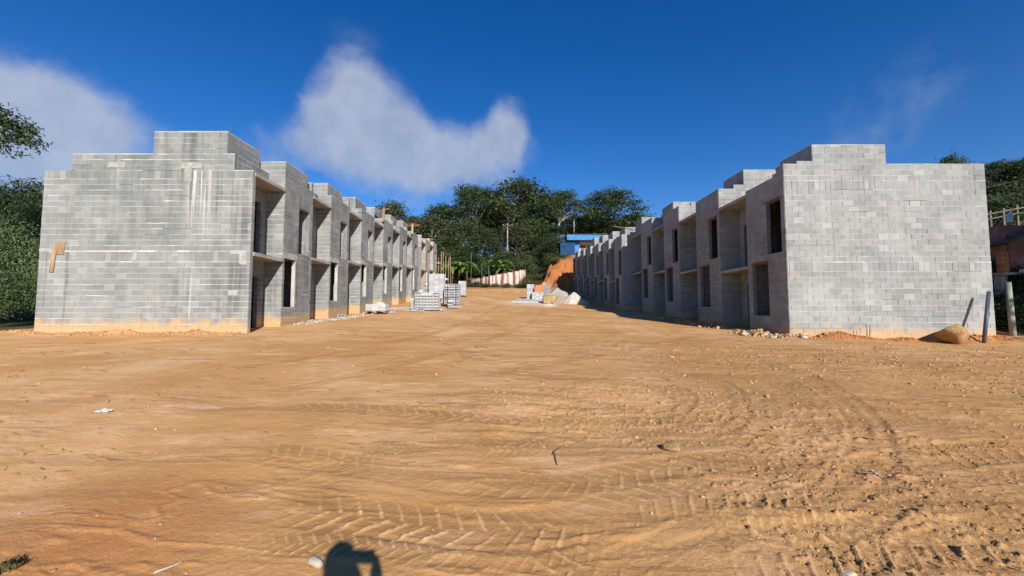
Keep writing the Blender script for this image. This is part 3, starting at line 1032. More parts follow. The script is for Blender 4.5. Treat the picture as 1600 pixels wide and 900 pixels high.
def right_house(k, label, group, y0, pitch, b, xf, depth, singles, tk, first=False, last=False, rise_next=0.4):
    """unit of the right row: projecting block first, then the recess"""
    b = b + EYE
    rec = 0.95
    xb = xf + depth
    h = House(label, group, (xf + depth / 2, y0 + pitch / 2, b), 1, M['blockR'], M['bedR'], 0.012)
    spec = [('c', 3, 0.2), ('c', 11, 0.201), ('s', 1, 0.335), ('c', 13, 0.2015), ('s', 1, 0.32)]
    v0 = b - 0.6
    P = b + (6.11 if first else 6.2)
    rc = y0 + 2.4
    y1 = y0 + pitch
    h.wall('x', y0, -1, 0.15, xf, xb, v0, P)
    if first:
        h.face('x', y0, -1, xf, xb, rows_of(v0, spec, v0, P), (), 0.06, 0.010)
        h.wall('x', y0, -1, 0.15, xf + 0.48, xf + 1.06, P, P + 0.1)
        h.face('x', y0, -1, xf + 0.48, xf + 1.06, rows_of(P, [('c', 1, 0.1)], P, P + 0.1), (), 0.2)
    else:
        h.face('x', y0, -1, xf, xf + 4.2, rows_of(v0, spec, v0, P), (), xf + 0.05, 0.010)
        h.wall('x', y0, -1, 0.15, xf + 0.72, xf + 1.2, P, P + 0.2)
        h.face('x', y0, -1, xf + 0.72, xf + 1.2, rows_of(P, [('c', 1, 0.2)], P, P + 0.2), (), xf)
    win = [(y0 + 0.22, y0 + 1.07, b + 2.86, b + 4.92), (y0 + 1.06, y0 + 2.1, b + 0.64, b + 2.68)]
    # street front; its parapet steps down away from the corner
    steps = [(y0 + 0.15, y0 + 0.42, P), (y0 + 0.42, y0 + 0.62, P - 0.2), (y0 + 0.62, rc, P - 0.3)] if first else [(y0 + 0.15, rc, P)]
    PF = steps[-1][2]
    h.wall('y', xf, -1, 0.15, y0 + 0.15, rc, v0, PF, win)
    h.face('y', xf, -1, y0, rc, rows_of(v0, spec, v0, PF), win, y0 + 0.07)
    for (sa_, sb_, pv) in steps[:-1]:
        h.wall('y', xf, -1, 0.15, sa_, sb_, PF, pv)
        h.face('y', xf, -1, sa_ - (0.15 if sa_ < y0 + 0.2 else 0), sb_, rows_of(PF, [('c', 3, 0.15)], PF, pv), (), y0)
    if first:
        jb = MB()
        for vz, hh_ in ((b + 2.546, 0.012), (b + 2.75, 0.007), (b + 2.95, 0.006), (b + 5.486, 0.008)):
            u_ = xf
            while u_ < xb:
                u2 = min(xb, u_ + rng.uniform(0.25, 0.8))
                q_ = hh_ * rng.uniform(0.4, 1.4)
                jb.box(u_, u2, y0 - 0.0165, y0 - 0.002, vz - q_, vz + q_)
                u_ = u2
        jb.obj("floor_joint", M['bedR'], h.root)
    MB().box(xf - 0.03, xf + 0.12, y0 + 0.14, y0 + 1.22, b + 4.93, b + 4.985).obj("lintel", M['woodred'], h.root)
    MB().box(xf - 0.024, xf + 0.1, y0 + 1.0, y0 + 2.16, b + 2.69, b + 2.735).obj("lintel", M['woodred'], h.root)
    h.wall('x', rc, 1, 0.15, xf + 0.15, xf + rec, v0, PF)
    doors = [(rc + 0.85, rc + 1.75, b - 0.02, b + 2.05), (rc + 0.95, rc + 1.85, b + 2.68, b + 4.85)]
    h.wall('y', xf + rec, -1, 0.15, rc + 0.01, y1, v0, b + 5.56, doors)
    h.face('y', xf + rec, -1, rc + 0.01, y1, rows_of(v0, spec, v0, b + 5.56), doors, y0)
    h.wall('y', xf + rec + 0.05, -1, 0.15, rc + 0.02, y1, b + 5.66, b + 5.9)
    slab(h, "floor_slab", xf + rec + 0.1, xb - 0.1, y0 + 0.1, y1 - 0.002, b - 0.12, b - 0.03)
    slab(h, "floor_slab", xf + 0.1, xb - 0.12, y0 + 0.1, rc - 0.05, b + 2.70, b + 2.84)
    slab(h, "floor_slab", xf + rec + 0.1, xb - 0.14, rc - 0.04, y1 - 0.003, b + 2.56, b + 2.67)
    slab(h, "roof_slab", xf + 0.1, xb - 0.1, y0 + 0.1, rc - 0.05, b + 5.50, b + 5.62)
    slab(h, "roof_slab", xf + rec + 0.02, xb - 0.12, rc - 0.04, y1 - 0.003, b + 5.54, b + 5.64)
    h.wall('y', xb, 1, 0.15, y0 + 0.15, y1, v0, b + 5.7)
    h.wall('x', rc - 0.02, -1, 0.12, xf + 1.3, xb - 0.15, v0, b + 5.5)
    slab(h, "balcony_slab", xf - 0.045, xf + rec - 0.003, rc + 0.004, y1 - 0.012, b + 2.55, b + 2.67)
    slab(h, "recess_roof", xf - 0.03, xf + rec - 0.003, rc + 0.004, y1 - 0.012, b + 5.56, b + 5.67)
    for t_ in tk:
        tank(h, *t_)
    if last:
        h.wall('x', y1 + 0.15, 1, 0.15, xf, xb, v0, P)
    h.finish(singles)
    return h


XL, XR, XR2 = -9.27, 9.79, 8.92
gl = "unfinished block houses of the left row"
gr_ = "unfinished block houses of the right row"
ordl = ["nearest house of the left row, its wide blank end wall streaked with stains",
        "second block house from the camera in the sunlit left row",
        "third block house from the camera in the sunlit left row",
        "fourth block house from the camera in the sunlit left row",
        "fifth block house from the camera in the sunlit left row",
        "sixth block house from the camera in the sunlit left row",
        "browner seventh block house of the left row, beyond the grey ones",
        "browner last block house of the left row, beside the timber props"]
XTK = [None, -9.5, -9.7, -9.93, -10.05, -10.15, -10.0, -10.0]
for k in range(8):
    y0 = 14.4 + 4.25 * k + (1.6 if k >= 6 else 0)
    b = -0.62 + 0.385 * k
    top = EYE + b + 6.22
    if k == 0:
        tk = [(-10.24, -12.87, y0, y0 + 1.87, top + 0.07, EYE + 6.5), (XL, XL - 1.9, y0 + 2.05, y0 + 3.87, top, EYE + 6.15)]
    elif k < 6:
        tk = [(XTK[k], XTK[k] - 1.9, y0 + 2.1, y0 + 3.9, top - 0.4, top + 0.56 + 0.09 * k)]
    else:
        tk = []
    left_house(k, ordl[k], gl, y0, b, XL, 7.45, M['blockL'] if k < 6 else M['blockB'], 300 if k < 2 else 0, tk, last=(k in (5, 7)), first=(k == 0))
ordr = ["nearest house of the right row, its broad pale end wall facing the camera",
        "second block house from the camera in the shaded right row",
        "third block house from the camera in the shaded right row",
        "fourth block house of the right row, just before the row steps forward",
        "fifth block house of the right row, the one that steps out toward the street",
        "sixth block house from the camera in the shaded right row",
        "seventh block house from the camera in the shaded right row",
        "eighth block house from the camera in the shaded right row",
        "ninth block house from the camera in the shaded right row",
        "tenth and farthest block house of the shaded right row, before the red bank"]
for k in range(4):
    y0 = 14.5 + 4.62 * k
    b = -0.76 + 0.4 * k
    top = EYE + b + 6.2
    tk = [[(10.85, 13.5, y0, y0 + 1.75, EYE + 5.35, EYE + 6.06)],
          [(11.1, 13.4, y0 + 0.17, y0 + 2.0, top - 0.5, EYE + 6.83)],
          [(10.35, 12.4, y0 + 2.2, y0 + 4.1, top - 0.5, EYE + 7.08)],
          [(10.0, 12.2, y0 + 2.8, y0 + 4.5, top - 0.5, EYE + 7.3)]][k]
    right_house(k, ordr[k], gr_, y0, 4.62, b, XR, 7.25, 300 if k < 2 else 0, tk, first=(k == 0))
for k in range(6):
    y0 = 33.0 + 4.4 * k
    b = 0.12 + 0.40 * k
    top = EYE + b + 6.2
    tk = [(9.85, 11.8, y0 + 2.3, y0 + 4.1, top - 0.5, EYE + 7.4 + 0.5 * k)] if k < 4 else []
    right_house(k, ordr[4 + k], gr_, y0, 4.4, b, XR2, 7.8, 0, tk, last=(k == 5))

#@@OBJECTS@@
# ------------------------------------------------------------------ vegetation
def unit_quads(pos, nrm, length, width, droop=0.0, seed=0):
    """leaf shaped quads: centre, normal, length, width"""
    r = np.random.default_rng(seed)
    n = len(pos)
    t = r.normal(size=(n, 3))
    t[:, 2] -= droop
    t -= nrm * np.sum(t * nrm, axis=1)[:, None]
    t /= np.linalg.norm(t, axis=1)[:, None] + 1e-9
    s = np.cross(nrm, t)
    l = (length * r.uniform(0.6, 1.3, n))[:, None]
    w = (width * r.uniform(0.6, 1.3, n))[:, None]
    fold = nrm * (w * 0.25)
    V = np.stack([pos - t * l / 2, pos + s * w / 2 + fold, pos + t * l / 2, pos - s * w / 2 + fold], axis=1).reshape(-1, 3)
    F = np.arange(4 * n).reshape(n, 4)
    return V, F


def leaf_cloud(lobes, n, leaf, wid, seed, clump=0.55, per=14, droop=0.3, shell=0.55):
    """leaves gathered in clumps near the surface of a set of lobes (cx, cy, cz, rx, ry, rz)"""
    r = np.random.default_rng(seed)
    L = np.array(lobes, dtype=float)
    vol = (L[:, 3] * L[:, 4] + L[:, 3] * L[:, 5])
    nc = max(1, n // per)
    which = r.choice(len(L), nc, p=vol / vol.sum())
    d = r.normal(size=(nc, 3))
    d[:, 2] += 0.25
    d /= np.linalg.norm(d, axis=1)[:, None]
    rad = shell + (1 - shell) * r.random(nc) ** 0.6
    rad *= 1 + 0.16 * r.normal(size=nc)
    c = L[which, :3] + d * rad[:, None] * L[which, 3:6]
    idx = np.repeat(np.arange(nc), per)
    off = r.normal(size=(nc * per, 3)) * clump * np.array([1, 1, 0.45])
    pos = c[idx] + off
    nrm = d[idx] * 0.55 + r.normal(size=(nc * per, 3)) * 0.55
    nrm[:, 2] += 0.45
    nrm /= np.linalg.norm(nrm, axis=1)[:, None]
    return unit_quads(pos, nrm, leaf, wid, droop, seed + 1)


def tree_meshes(seed, H=16.0, spread=5.0, nlobes=14, leaves=9000, leaf=0.42, bark='bark', leafmat='leafdark', crown_from=0.42, lobe_r=(1.3, 2.4), flat=0.6):
    """a tapered trunk with limbs running into the lobes of the crown"""
    r = np.random.default_rng(seed)
    mb = MB()
    lean = r.normal(0, 0.5, 2)
    top = np.array([lean[0], lean[1], H * 0.72])
    tr = [np.array([0, 0, -0.5]), np.array([lean[0] * 0.15, lean[1] * 0.15, H * 0.22]), np.array([lean[0] * 0.5, lean[1] * 0.4, H * 0.48]), top]
    r0 = H * 0.018
    mb.tube(tr, [r0 * 1.25, r0, r0 * 0.75, r0 * 0.35], 8)
    lobes = []
    for i in range(nlobes):
        f = (i + 0.5) / nlobes
        z = H * (crown_from + (0.90 - crown_from) * f ** 0.8)
        a = i * 2.399 + r.normal(0, 0.4)
        env = math.sin(math.pi * min(1, 0.28 + 0.72 * (1 - (f - 0.35) ** 2 / 0.5))) if False else (1.0 - 0.75 * max(0, f - 0.45) / 0.55) * (0.6 + 0.5 * min(1, f / 0.3))
        rad = spread * env * r.uniform(0.35, 0.85)
        c = np.array([lean[0] + rad * math.cos(a), lean[1] + rad * math.sin(a), z])
        rr = r.uniform(*lobe_r)
        lobes.append((c[0], c[1], c[2], rr * 1.15, rr * 1.15, rr * flat))
        s = np.array(tr[1]) * 0.3 + np.array(tr[2]) * 0.7
        s = s + (np.array(tr[3]) - s) * max(0, (f - 0.3)) * 0.9
        m = (s + c) / 2 + np.array([0, 0, H * 0.03])
        mb.tube([s, m, c], [r0 * 0.42, r0 * 0.28, r0 * 0.1], 5, False)
    V, F = leaf_cloud(lobes, leaves, leaf, leaf * 0.55, seed + 50, clump=leaf * 1.35)
    crown = mesh_np("crown", V, F, M[leafmat])
    zt = float(np.percentile(V[:, 2], 99.5))
    wd = float(np.percentile(V[:, 0], 98) - np.percentile(V[:, 0], 2))
    return mb.mesh("trunk", M[bark], True), crown, zt, wd


TV = [tree_meshes(11, 16, 5.4, 24, 8500, 0.40, 'bark', 'leafdark', 0.40, (0.9, 1.9)),
      tree_meshes(22, 16, 4.4, 18, 6500, 0.40, 'barkpale', 'leafmid', 0.45, (0.8, 1.6), 0.75),
      tree_meshes(33, 16, 5.8, 26, 9500, 0.42, 'barkpale', 'leafolive', 0.32, (0.9, 2.0), 0.7),
      tree_meshes(44, 16, 3.8, 14, 6000, 0.38, 'barkpale', 'leafdark', 0.62, (0.8, 1.7)),
      tree_meshes(55, 16, 5.2, 22, 9000, 0.42, 'bark', 'leafmid', 0.28, (0.9, 1.9), 0.7)]


def tree(px, top_py, depth, width_px, var, label, group, yaw=None, name="forest_tree"):
    x = (px - 800.0) / FPX * depth
    g = gz(x, depth)
    top = at(px, top_py, depth).z
    tm, cm, zt, wd = TV[var]
    s = max(0.3, (top - g) / zt)
    sw = width_px / FPX * depth / wd
    t = thing(name, label, "tree", (x, depth, g), group)
    t.rotation_euler = (0, 0, random.uniform(0, 6.28) if yaw is None else yaw)
    t.scale = (sw, sw, s)
    for nm, me in (("trunk", tm), ("crown", cm)):
        o = bpy.data.objects.new(nm, me)
        COL.objects.link(o)
        o.parent = t
    return t


GF = "trees of the wood behind the site"
forest = [
    (672, 336, 78, 70, 2, "rounded dark tree at the left edge of the wood, just right of the left row"),
    (703, 320, 84, 85, 0, "broad dark tree in the left of the wood, above the banana plants"),
    (742, 292, 86, 52, 3, "tall slim tree with a bare pale trunk sticking out left of the highest crown"),
    (800, 285, 94, 112, 2, "highest and broadest dark tree in the middle of the wood"),
    (842, 306, 90, 76, 0, "rounded tree joined to the right shoulder of the highest crown"),
    (872, 300, 84, 50, 1, "tree with a loose top just left of the feathery palm"),
    (943, 302, 88, 88, 4, "big rounded tree right of the palm, above the blue house"),
    (985, 336, 92, 55, 0, "low dark tree at the right end of the wood, above the right row"),
    (607, 317, 68, 66, 2, "dark tree top showing above the roofs of the left row"),
    (872, 354, 80, 36, 3, "slender pale stemmed tree at the edge of the slope left of the blue house"),
    (775, 322, 100, 90, 4, "tree behind the left shoulder of the highest crown"), (722, 345, 78, 62, 2, "lower dark tree above the banana plants"), (832, 340, 82, 70, 4, "lower dark tree right of the utility pole"), (640, 338, 82, 50, 0, "dark tree deep in the wood above the far end of the left row"),
    (905, 338, 97, 70, 2, "dark tree filling the gap behind the palm"), (690, 368, 75, 52, 4, "low tree directly behind the leftmost banana plant"), (755, 358, 77, 60, 0, "low dark tree just left of the utility pole"), (806, 352, 79, 66, 2, "dark tree directly behind the utility pole"),
    (855, 366, 77, 52, 0, "low dark tree above the dry slope"), (920, 345, 90, 60, 0, "dark tree behind the roof of the blue house"), (960, 345, 100, 70, 2, "far dark tree behind the big rounded tree right of the palm"), (655, 372, 74, 44, 2, "lowest tree beside the end of the left row"),
    (725, 385, 74, 44, 0, "small dark tree behind the pale fence post"), (780, 392, 74, 44, 4, "small dark tree above the middle of the pink wall"), (830, 392, 75, 40, 2, "small dark tree above the right end of the pink wall"), (585, 335, 74, 44, 0, "dark tree top left of the one above the left roofs"),
]
for (px, ty, d, w_, v_, lab) in forest:
    tree(px, ty, d, w_, v_, lab or "dark tree inside the wood, half hidden among nearer crowns", GF)
GH = "trees on the hill behind the right house"
tree(1504, 244, 50, 62, 2, "rounded dark tree top peeping over the right end wall", GH)
tree(1624, 248, 36, 74, 0, "large dark tree at the right edge of the picture, on the hill", GH)
tree(1560, 284, 38, 46, 1, "smaller tree with pale forked stems behind the hillside fence", GH)
tree(1670, 256, 40, 70, 4, "dark tree on the hill, mostly cut off by the right edge", GH)
tree(1592, 266, 42, 62, 2, "dense dark tree filling the hill between the fence and the sky", GH)
tree(1480, 262, 52, 70, 0, "low dark tree behind the end wall, beside the rounded tree top", GH)
# shade trees right of the camera, out of the picture: they keep the neighbouring house dark
for i, (x, y, H, w_) in enumerate([(29.5, 9.0, 12.5, 11.0), (34.5, 11.5, 13.5, 11.0), (27.2, 12.0, 9.5, 6.5)]):
    tm, cm, zt, wd = TV[(2, 0, 4)[i]]
    t = thing("shade_tree", ["nearest", "tallest", "smallest"][i] + " leafy tree right of the camera that shades the neighbouring house", "tree", (x, y, gz(x, y)), "shade trees beside the camera")
    t.scale = (w_ / wd, w_ / wd, H / zt)
    for nm, me in (("trunk", tm), ("crown", cm)):
        o = bpy.data.objects.new(nm, me)
        COL.objects.link(o)
        o.parent = t


def shrub_meshes(seed, H, W_, leaves, leaf, mat, stems=5, wid=0.4, droop=0.5):
    r = np.random.default_rng(seed)
    lobes, mb = [], MB()
    for i in range(9):
        a, q = r.uniform(0, 6.28), r.uniform(0, W_ * 0.34)
        z = H * r.uniform(0.25, 0.8)
        rr = W_ * r.uniform(0.2, 0.32)
        lobes.append((q * math.cos(a), q * math.sin(a), z, rr, rr, min(rr, H * 0.25)))
        if i < stems:
            c = lobes[-1]
            mb.tube([(0, 0, -0.2), (c[0] * 0.5, c[1] * 0.5, z * 0.5), (c[0], c[1], z)], [H * 0.012, H * 0.01, H * 0.005], 5, False)
    V, F = leaf_cloud(lobes, leaves, leaf, leaf * wid, seed, clump=leaf * 1.6, shell=0.3, droop=droop)
    return mb.mesh("stem", M['bark'], True), mesh_np("foliage", V, F, M[mat])


SV = [shrub_meshes(61, 2.0, 2.4, 2600, 0.20, 'leafmid'), shrub_meshes(62, 2.0, 2.6, 2600, 0.22, 'leafdark'),
      shrub_meshes(63, 1.4, 2.4, 1800, 0.20, 'leafdry')]


def shrub(x, y, sx, sz, var, label, group, name="shrub"):
    t = thing(name, label, "shrub", (x, y, gz(x, y)), group)
    t.rotation_euler = (0, 0, random.uniform(0, 6.28))
    t.scale = (sx, sx, sz)
    for nm, me in zip(("stem", "foliage"), SV[var]):
        o = bpy.data.objects.new(nm, me)
        COL.objects.link(o)
        o.parent = t


def mesh_arrays(me):
    v = np.empty(len(me.vertices) * 3, dtype=np.float32)
    me.vertices.foreach_get("co", v)
    return v.reshape(-1, 3)


def bush_mass(name, label, cat, spots):
    """bushes grown into one another: (x, y, width scale, height scale, variant)"""
    by = {}
    for (x, y, sx, sz, var) in spots:
        v = mesh_arrays(SV[var][1])
        a = random.uniform(0, 6.28)
        c_, s_ = math.cos(a), math.sin(a)
        w_ = np.stack([(v[:, 0] * c_ - v[:, 1] * s_) * sx + x, (v[:, 0] * s_ + v[:, 1] * c_) * sx + y, v[:, 2] * sz + gz(x, y)], axis=1)
        by.setdefault(var, []).append(w_)
    t = None
    for var, parts in by.items():
        V = np.concatenate(parts)
        F = np.arange(len(V)).reshape(-1, 4)
        o = link(name, mesh_np(name, V, F, SV[var][1].materials[0]))
        o["kind"] = "stuff"
        o["label"] = label
        o["category"] = cat


SV.append(shrub_meshes(71, 5.2, 4.2, 15000, 0.17, 'leaffern', 8, 0.34, 1.0))
SV.append(shrub_meshes(72, 6.6, 4.6, 15000, 0.20, 'leafdark', 8, 0.4, 0.8))
random.seed(21)
U_ = random.uniform
sp = []
for i in range(34):
    px, d_ = U_(655, 872), U_(71, 80)
    sp.append(((px - 800) / FPX * d_, d_, U_(1.2, 2.0), U_(1.0, 2.2), random.choice((0, 1, 1))))
bush_mass("undergrowth", "dark undergrowth along the foot of the wood", "undergrowth", sp)
sp = [((px - 800) / FPX * d_, d_, U_(0.8, 1.25), U_(0.6, 1.1), random.choice((2, 2, 0))) for (px, d_) in
      [(826, 66.5), (838, 66.5), (850, 67.5), (842, 69.5), (862, 69.5), (832, 69), (822, 69), (866, 71), (856, 72), (846, 72), (834, 73)]]
sp += [((px - 800) / FPX * d_, d_, U_(0.5, 0.8), U_(0.35, 0.6), random.choice((2, 0, 2))) for (px, d_) in
       [(868, 67.6), (876, 68.2), (884, 68.0), (892, 68.4), (872, 69.2), (880, 69.2), (858, 66.8), (852, 65.6), (862, 68.6), (888, 69.3)]]
bush_mass("slope_scrub", "dry olive scrub on the slope right of the pink wall", "scrub", sp)
sp = [((px - 800) / FPX * d_, d_, U_(0.5, 0.8), U_(0.3, 0.55), random.choice((2, 0, 2))) for (px, d_) in
      [(745, 66.5), (758, 66), (772, 66.5), (790, 66), (808, 66), (818, 65.5), (735, 67)]]
bush_mass("wall_weeds", "low weeds along the foot of the pink wall", "weeds", sp)
sp = [((px - 800) / FPX * d_, d_, U_(0.5, 0.8), U_(0.45, 0.95), 1) for (px, d_) in
      [(1556, 17.6), (1572, 17.2), (1590, 17.8), (1603, 17.4), (1566, 19.2), (1584, 19.6), (1600, 19.8), (1556, 20.5)]]
bush_mass("shaded_undergrowth", "dark growth in the shade below the neighbouring house", "undergrowth", sp)
sp = [((px - 800) / FPX * d_, d_, U_(1.0, 1.5), U_(0.8, 1.5), 1) for (px, d_) in
      [(1556, 27.5 + 2), (1580, 30.5), (1602, 31), (1565, 34), (1590, 35), (1620, 34), (1545, 37)]]
bush_mass("hillside_scrub", "dark scrub on the hill behind the wooden fence", "scrub", sp)
sp = [(-21.3, 17.6, 0.6, 1.0, 3), (-22.3, 18.6, 0.55, 1.16, 3), (-23.6, 18.2, 0.8, 0.92, 3), (-20.2, 19.0, 0.5, 0.98, 3), (-20.9, 18.2, 0.45, 0.74, 3), (-22.2, 16.4, 0.7, 0.55, 3), (-20.2, 16.6, 0.55, 0.48, 3), (-18.9, 17.4, 0.5, 0.6, 3), (-24.0, 16.2, 0.7, 0.6, 3)]
bush_mass("thicket", "fine leaved green thicket beside the left end wall", "thicket", sp)
for (x, y, sx, sz, lab) in [(-25.5, 22.5, 1.0, 1.16, "dark tall bush behind the middle of the green thicket"), (-28.0, 22.5, 1.0, 1.12, "dark tall bush cut by the left edge of the picture"), (-23.6, 24.0, 0.95, 1.22, "dark tall bush next to the left end wall, above the thicket")]:
    shrub(x, y, sx, sz, 4, lab, "dark bushes at the left edge", "tall_bush")


def overhang_tree():
    x, y = -20.6, 13.2
    g = gz(x, y)
    t = thing("overhanging_tree", "tree outside the left edge with one leafy branch hanging into the sky", "tree", (x, y, g))
    mb = MB()
    mb.tube([(x, y, g - 0.4), (x - 0.3, y, g + 4), (x - 0.2, y + 0.2, g + 8.5)], [0.24, 0.2, 0.1], 8)
    mb.tube([(x - 0.3, y, g + 4.5), (x + 1.6, y + 0.4, EYE + 6.2), (x + 3.3, y + 0.8, EYE + 6.0)], [0.1, 0.06, 0.02], 6)
    mb.obj("trunk", M['bark'], t, True)
    lobes = [(x + 3.0, y + 0.8, EYE + 6.45, 0.75, 0.7, 0.42), (x + 3.35, y + 0.8, EYE + 5.95, 0.50, 0.6, 0.45), (x + 2.5, y + 0.5, EYE + 5.85, 0.6, 0.6, 0.35),
             (x + 2.4, y + 0.6, EYE + 6.8, 0.6, 0.6, 0.45), (x + 1.0, y, EYE + 7.2, 1.2, 1.2, 0.9), (x - 0.8, y, EYE + 8.2, 1.6, 1.5, 1.1), (x - 1.2, y + 0.2, EYE + 6.4, 1.4, 1.4, 0.9)]
    V, F = leaf_cloud(lobes, 9000, 0.17, 0.06, 5, clump=0.16, shell=0.2, droop=1.0)
    link("crown", mesh_np("crown", V, F, M['leafdark']), t)


overhang_tree()


# banana plants and palm
def banana(px, d, H, label, seed):
    r = random.Random(seed)
    x = (px - 800) / FPX * d
    g = gz(x, d)
    t = thing("banana_plant", label, "banana plant", (x, d, g), "banana plants before the wood")
    MB().tube([(x, d, g - 0.2), (x + 0.05, d, g + H * 0.3), (x, d, g + H * 0.5)], [0.16, 0.13, 0.09], 8).obj("stem", M['leafdry'], t, True)
    for i in range(9):
        a = i * 2.4 + r.uniform(-0.3, 0.3)
        L = H * r.uniform(0.48, 0.66)
        up = r.uniform(0.5, 1.25)
        pts, c = [], Vector((x, d, g + H * 0.48))
        el = up
        for k in range(8):
            pts.append(c.copy())
            c = c + Vector((math.cos(a) * math.cos(el), math.sin(a) * math.cos(el), math.sin(el))) * (L / 7)
            el -= 0.30
        V, F = [], []
        side = Vector((-math.sin(a), math.cos(a), 0))
        for k, p in enumerate(pts):
            w_ = 0.30 * math.sin(math.pi * min(0.97, (k + 0.5) / 8.0)) ** 0.7 + 0.02
            V += [tuple(p - side * w_ + Vector((0, 0, -0.10))), tuple(p), tuple(p + side * w_ + Vector((0, 0, -0.10)))]
        for k in range(7):
            b0 = 3 * k
            F += [(b0, b0 + 1, b0 + 4, b0 + 3), (b0 + 1, b0 + 2, b0 + 5, b0 + 4)]
        link("leaf", mesh_np("leaf", V, F, M['leafbanana'], True), t)


banana(706, 68.6, 5.6, "leftmost bright green banana plant before the wood", 1)
banana(717, 68.8, 6.2, "tallest bright green banana plant, left of the pale fence post", 2)
banana(729, 69.2, 5.0, "small banana plant right behind the pale fence post", 3)
banana(775, 70.4, 5.8, "banana plant with drooping leaves above the pink wall", 4)
banana(789, 70.6, 4.6, "smaller banana plant beside the utility pole", 5)


def palm(px, top_py, d, label):
    x = (px - 800) / FPX * d
    g = gz(x, d)
    top = at(px, top_py + 14, d).z
    t = thing("palm_tree", label, "palm", (x, d, g))
    MB().tube([(x, d, g - 0.3), (x + 0.15, d, (g + top) / 2), (x, d, top)], [0.2, 0.15, 0.12], 8).obj("trunk", M['barkpale'], t, True)
    r = np.random.default_rng(4)
    for i in range(15):
        a = i * 2.399
        el = 1.25 - 0.07 * i
        c = np.array([x, d, top])
        P, N = [], []
        Vf, Ff = MB(), None
        prev = c
        pts = []
        e = el
        for k in range(10):
            pts.append(c.copy())
            c = c + np.array([math.cos(a) * math.cos(e), math.sin(a) * math.cos(e), math.sin(e)]) * 0.30
            e -= 0.22
        side = np.array([-math.sin(a), math.cos(a), 0])
        V, F = [], []
        for k in range(1, 10):
            for s_ in (-1, 1):
                for q in (0, 0.5):
                    p = pts[k] * (1 - q) + pts[k - 1] * q
                    tip = p + side * s_ * 0.55 * math.sin(math.pi * (k + 1) / 12) + np.array([0, 0, -0.35]) + (pts[k] - pts[k - 1]) * 0.6
                    w_ = (pts[k] - pts[k - 1]) * 0.16
                    b0 = len(V)
                    V += [p - w_, p + w_, tip + w_ * 0.3, tip - w_ * 0.3]
                    F.append((b0, b0 + 1, b0 + 2, b0 + 3))
        link("frond", mesh_np("frond", V, F, M['leafpalm']), t)


palm(897, 306, 86, "feathery palm standing above the wood between two round crowns")


# ------------------------------------------------------------------ far structures
def pole(name, label, cat, pts, radii, mat, n=8, group=None):
    o = MB().tube(pts, radii, n).obj(name, mat, None, True)
    return tag(o, label, cat, group)


M['polewood'] = mat_plain("weathered_pole", (0.22, 0.20, 0.17), (0.40, 0.37, 0.33), 3.0, stretch=(1, 1, 0.2))
d = 75
up = thing("utility_pole", "tall grey utility pole with a crossarm in front of the wood", "pole", (at(793, 420, d).x, d, gz(at(793, 420, d).x, d)))
xx, gg, tz = up.location.x, up.location.z, at(793, 349, d).z
MB().tube([(xx, d, gg - 0.3), (xx, d, tz)], [0.16, 0.11], 8).obj("shaft", M['polewood'], up, True)
MB().box(xx - 0.9, xx + 0.9, d - 0.18, d - 0.1, tz - 0.55, tz - 0.42).obj("crossarm", M['bark'], up)
for q in (-0.8, 0.0, 0.8):
    MB().tube([(xx + q, d - 0.14, tz - 0.42), (xx + q, d - 0.14, tz - 0.2)], [0.07, 0.05], 6).obj("insulator", M['slab'], up, True)

# fence posts with wire along the top of the pink wall
for (px, y0_, y1_, d_) in [(736, 444, 394, 67.5), (753, 442, 412, 68.2), (764, 441, 415, 68.4), (787, 440, 414, 70.5), (803, 440, 414, 70.5), (818, 440, 408, 70.5), (812, 440, 418, 70.5)]:
    x = (px - 800) / FPX * d_
    pole("fence_post", {736: "tallest fence post, at the left end of the pink wall", 753: "second fence post from the left along the pink wall", 764: "third fence post from the left along the pink wall", 787: "fence post just left of the utility pole foot", 803: "fence post just right of the utility pole foot", 812: "short fence post near the right end of the pink wall", 818: "fence post at the right end of the pink wall"}[px], "post",
         [(x, d_, gz(x, d_) - 0.2), (x + random.uniform(-.1, .1), d_, at(px, y1_, d_).z)], [0.055, 0.04], M['bark'], 6, "fence posts by the pink wall")


def mat_pink():
    m, nt, b, geo, out = new_mat("stained_pink_paint")
    pos = geo.outputs['Position']
    n1 = nt.noise(nt.mapping(pos, scale=(1.6, 1.0, 0.12)), 1.0, 4.0, 0.6)
    n2 = nt.noise(pos, 1.2, 4.0, 0.6)
    xyz = nt.sep(pos)
    f = nt.math('ADD', nt.ramp(n1, 0.44, 0.60), nt.ramp(xyz[0], -6.5, -3.4, 0.55, 0.0), clamp=True)
    col = nt.mix(f, nt.mix(n2, (0.62, 0.43, 0.38), (0.74, 0.58, 0.52)), (0.17, 0.085, 0.055))
    nt.put(b.inputs['Base Color'], col)
    return m


M['pink'] = mat_pink()
pw = thing("boundary_wall", "stained pink boundary wall climbing the slope below the wood", "wall", (-2.2, 69, gz(-2.2, 69)))
for i in range(9):
    xa, xb_ = -6.9 + i * 1.02, -6.9 + (i + 1) * 1.02 - 0.03
    t0 = i / 8
    zt = EYE + 5.55 + 1.55 * t0 + random.uniform(-.03, .03)
    zb = EYE + 4.0 + 0.5 * t0
    MB().box(xa, xb_, 68.9, 69.08, zb, zt).obj("wall_panel", M['pink'], pw)
    MB().box(xa - 0.02, xb_ + 0.02, 68.86, 69.12, zt + 0.002, zt + 0.07).obj("coping", M['pink'], pw)

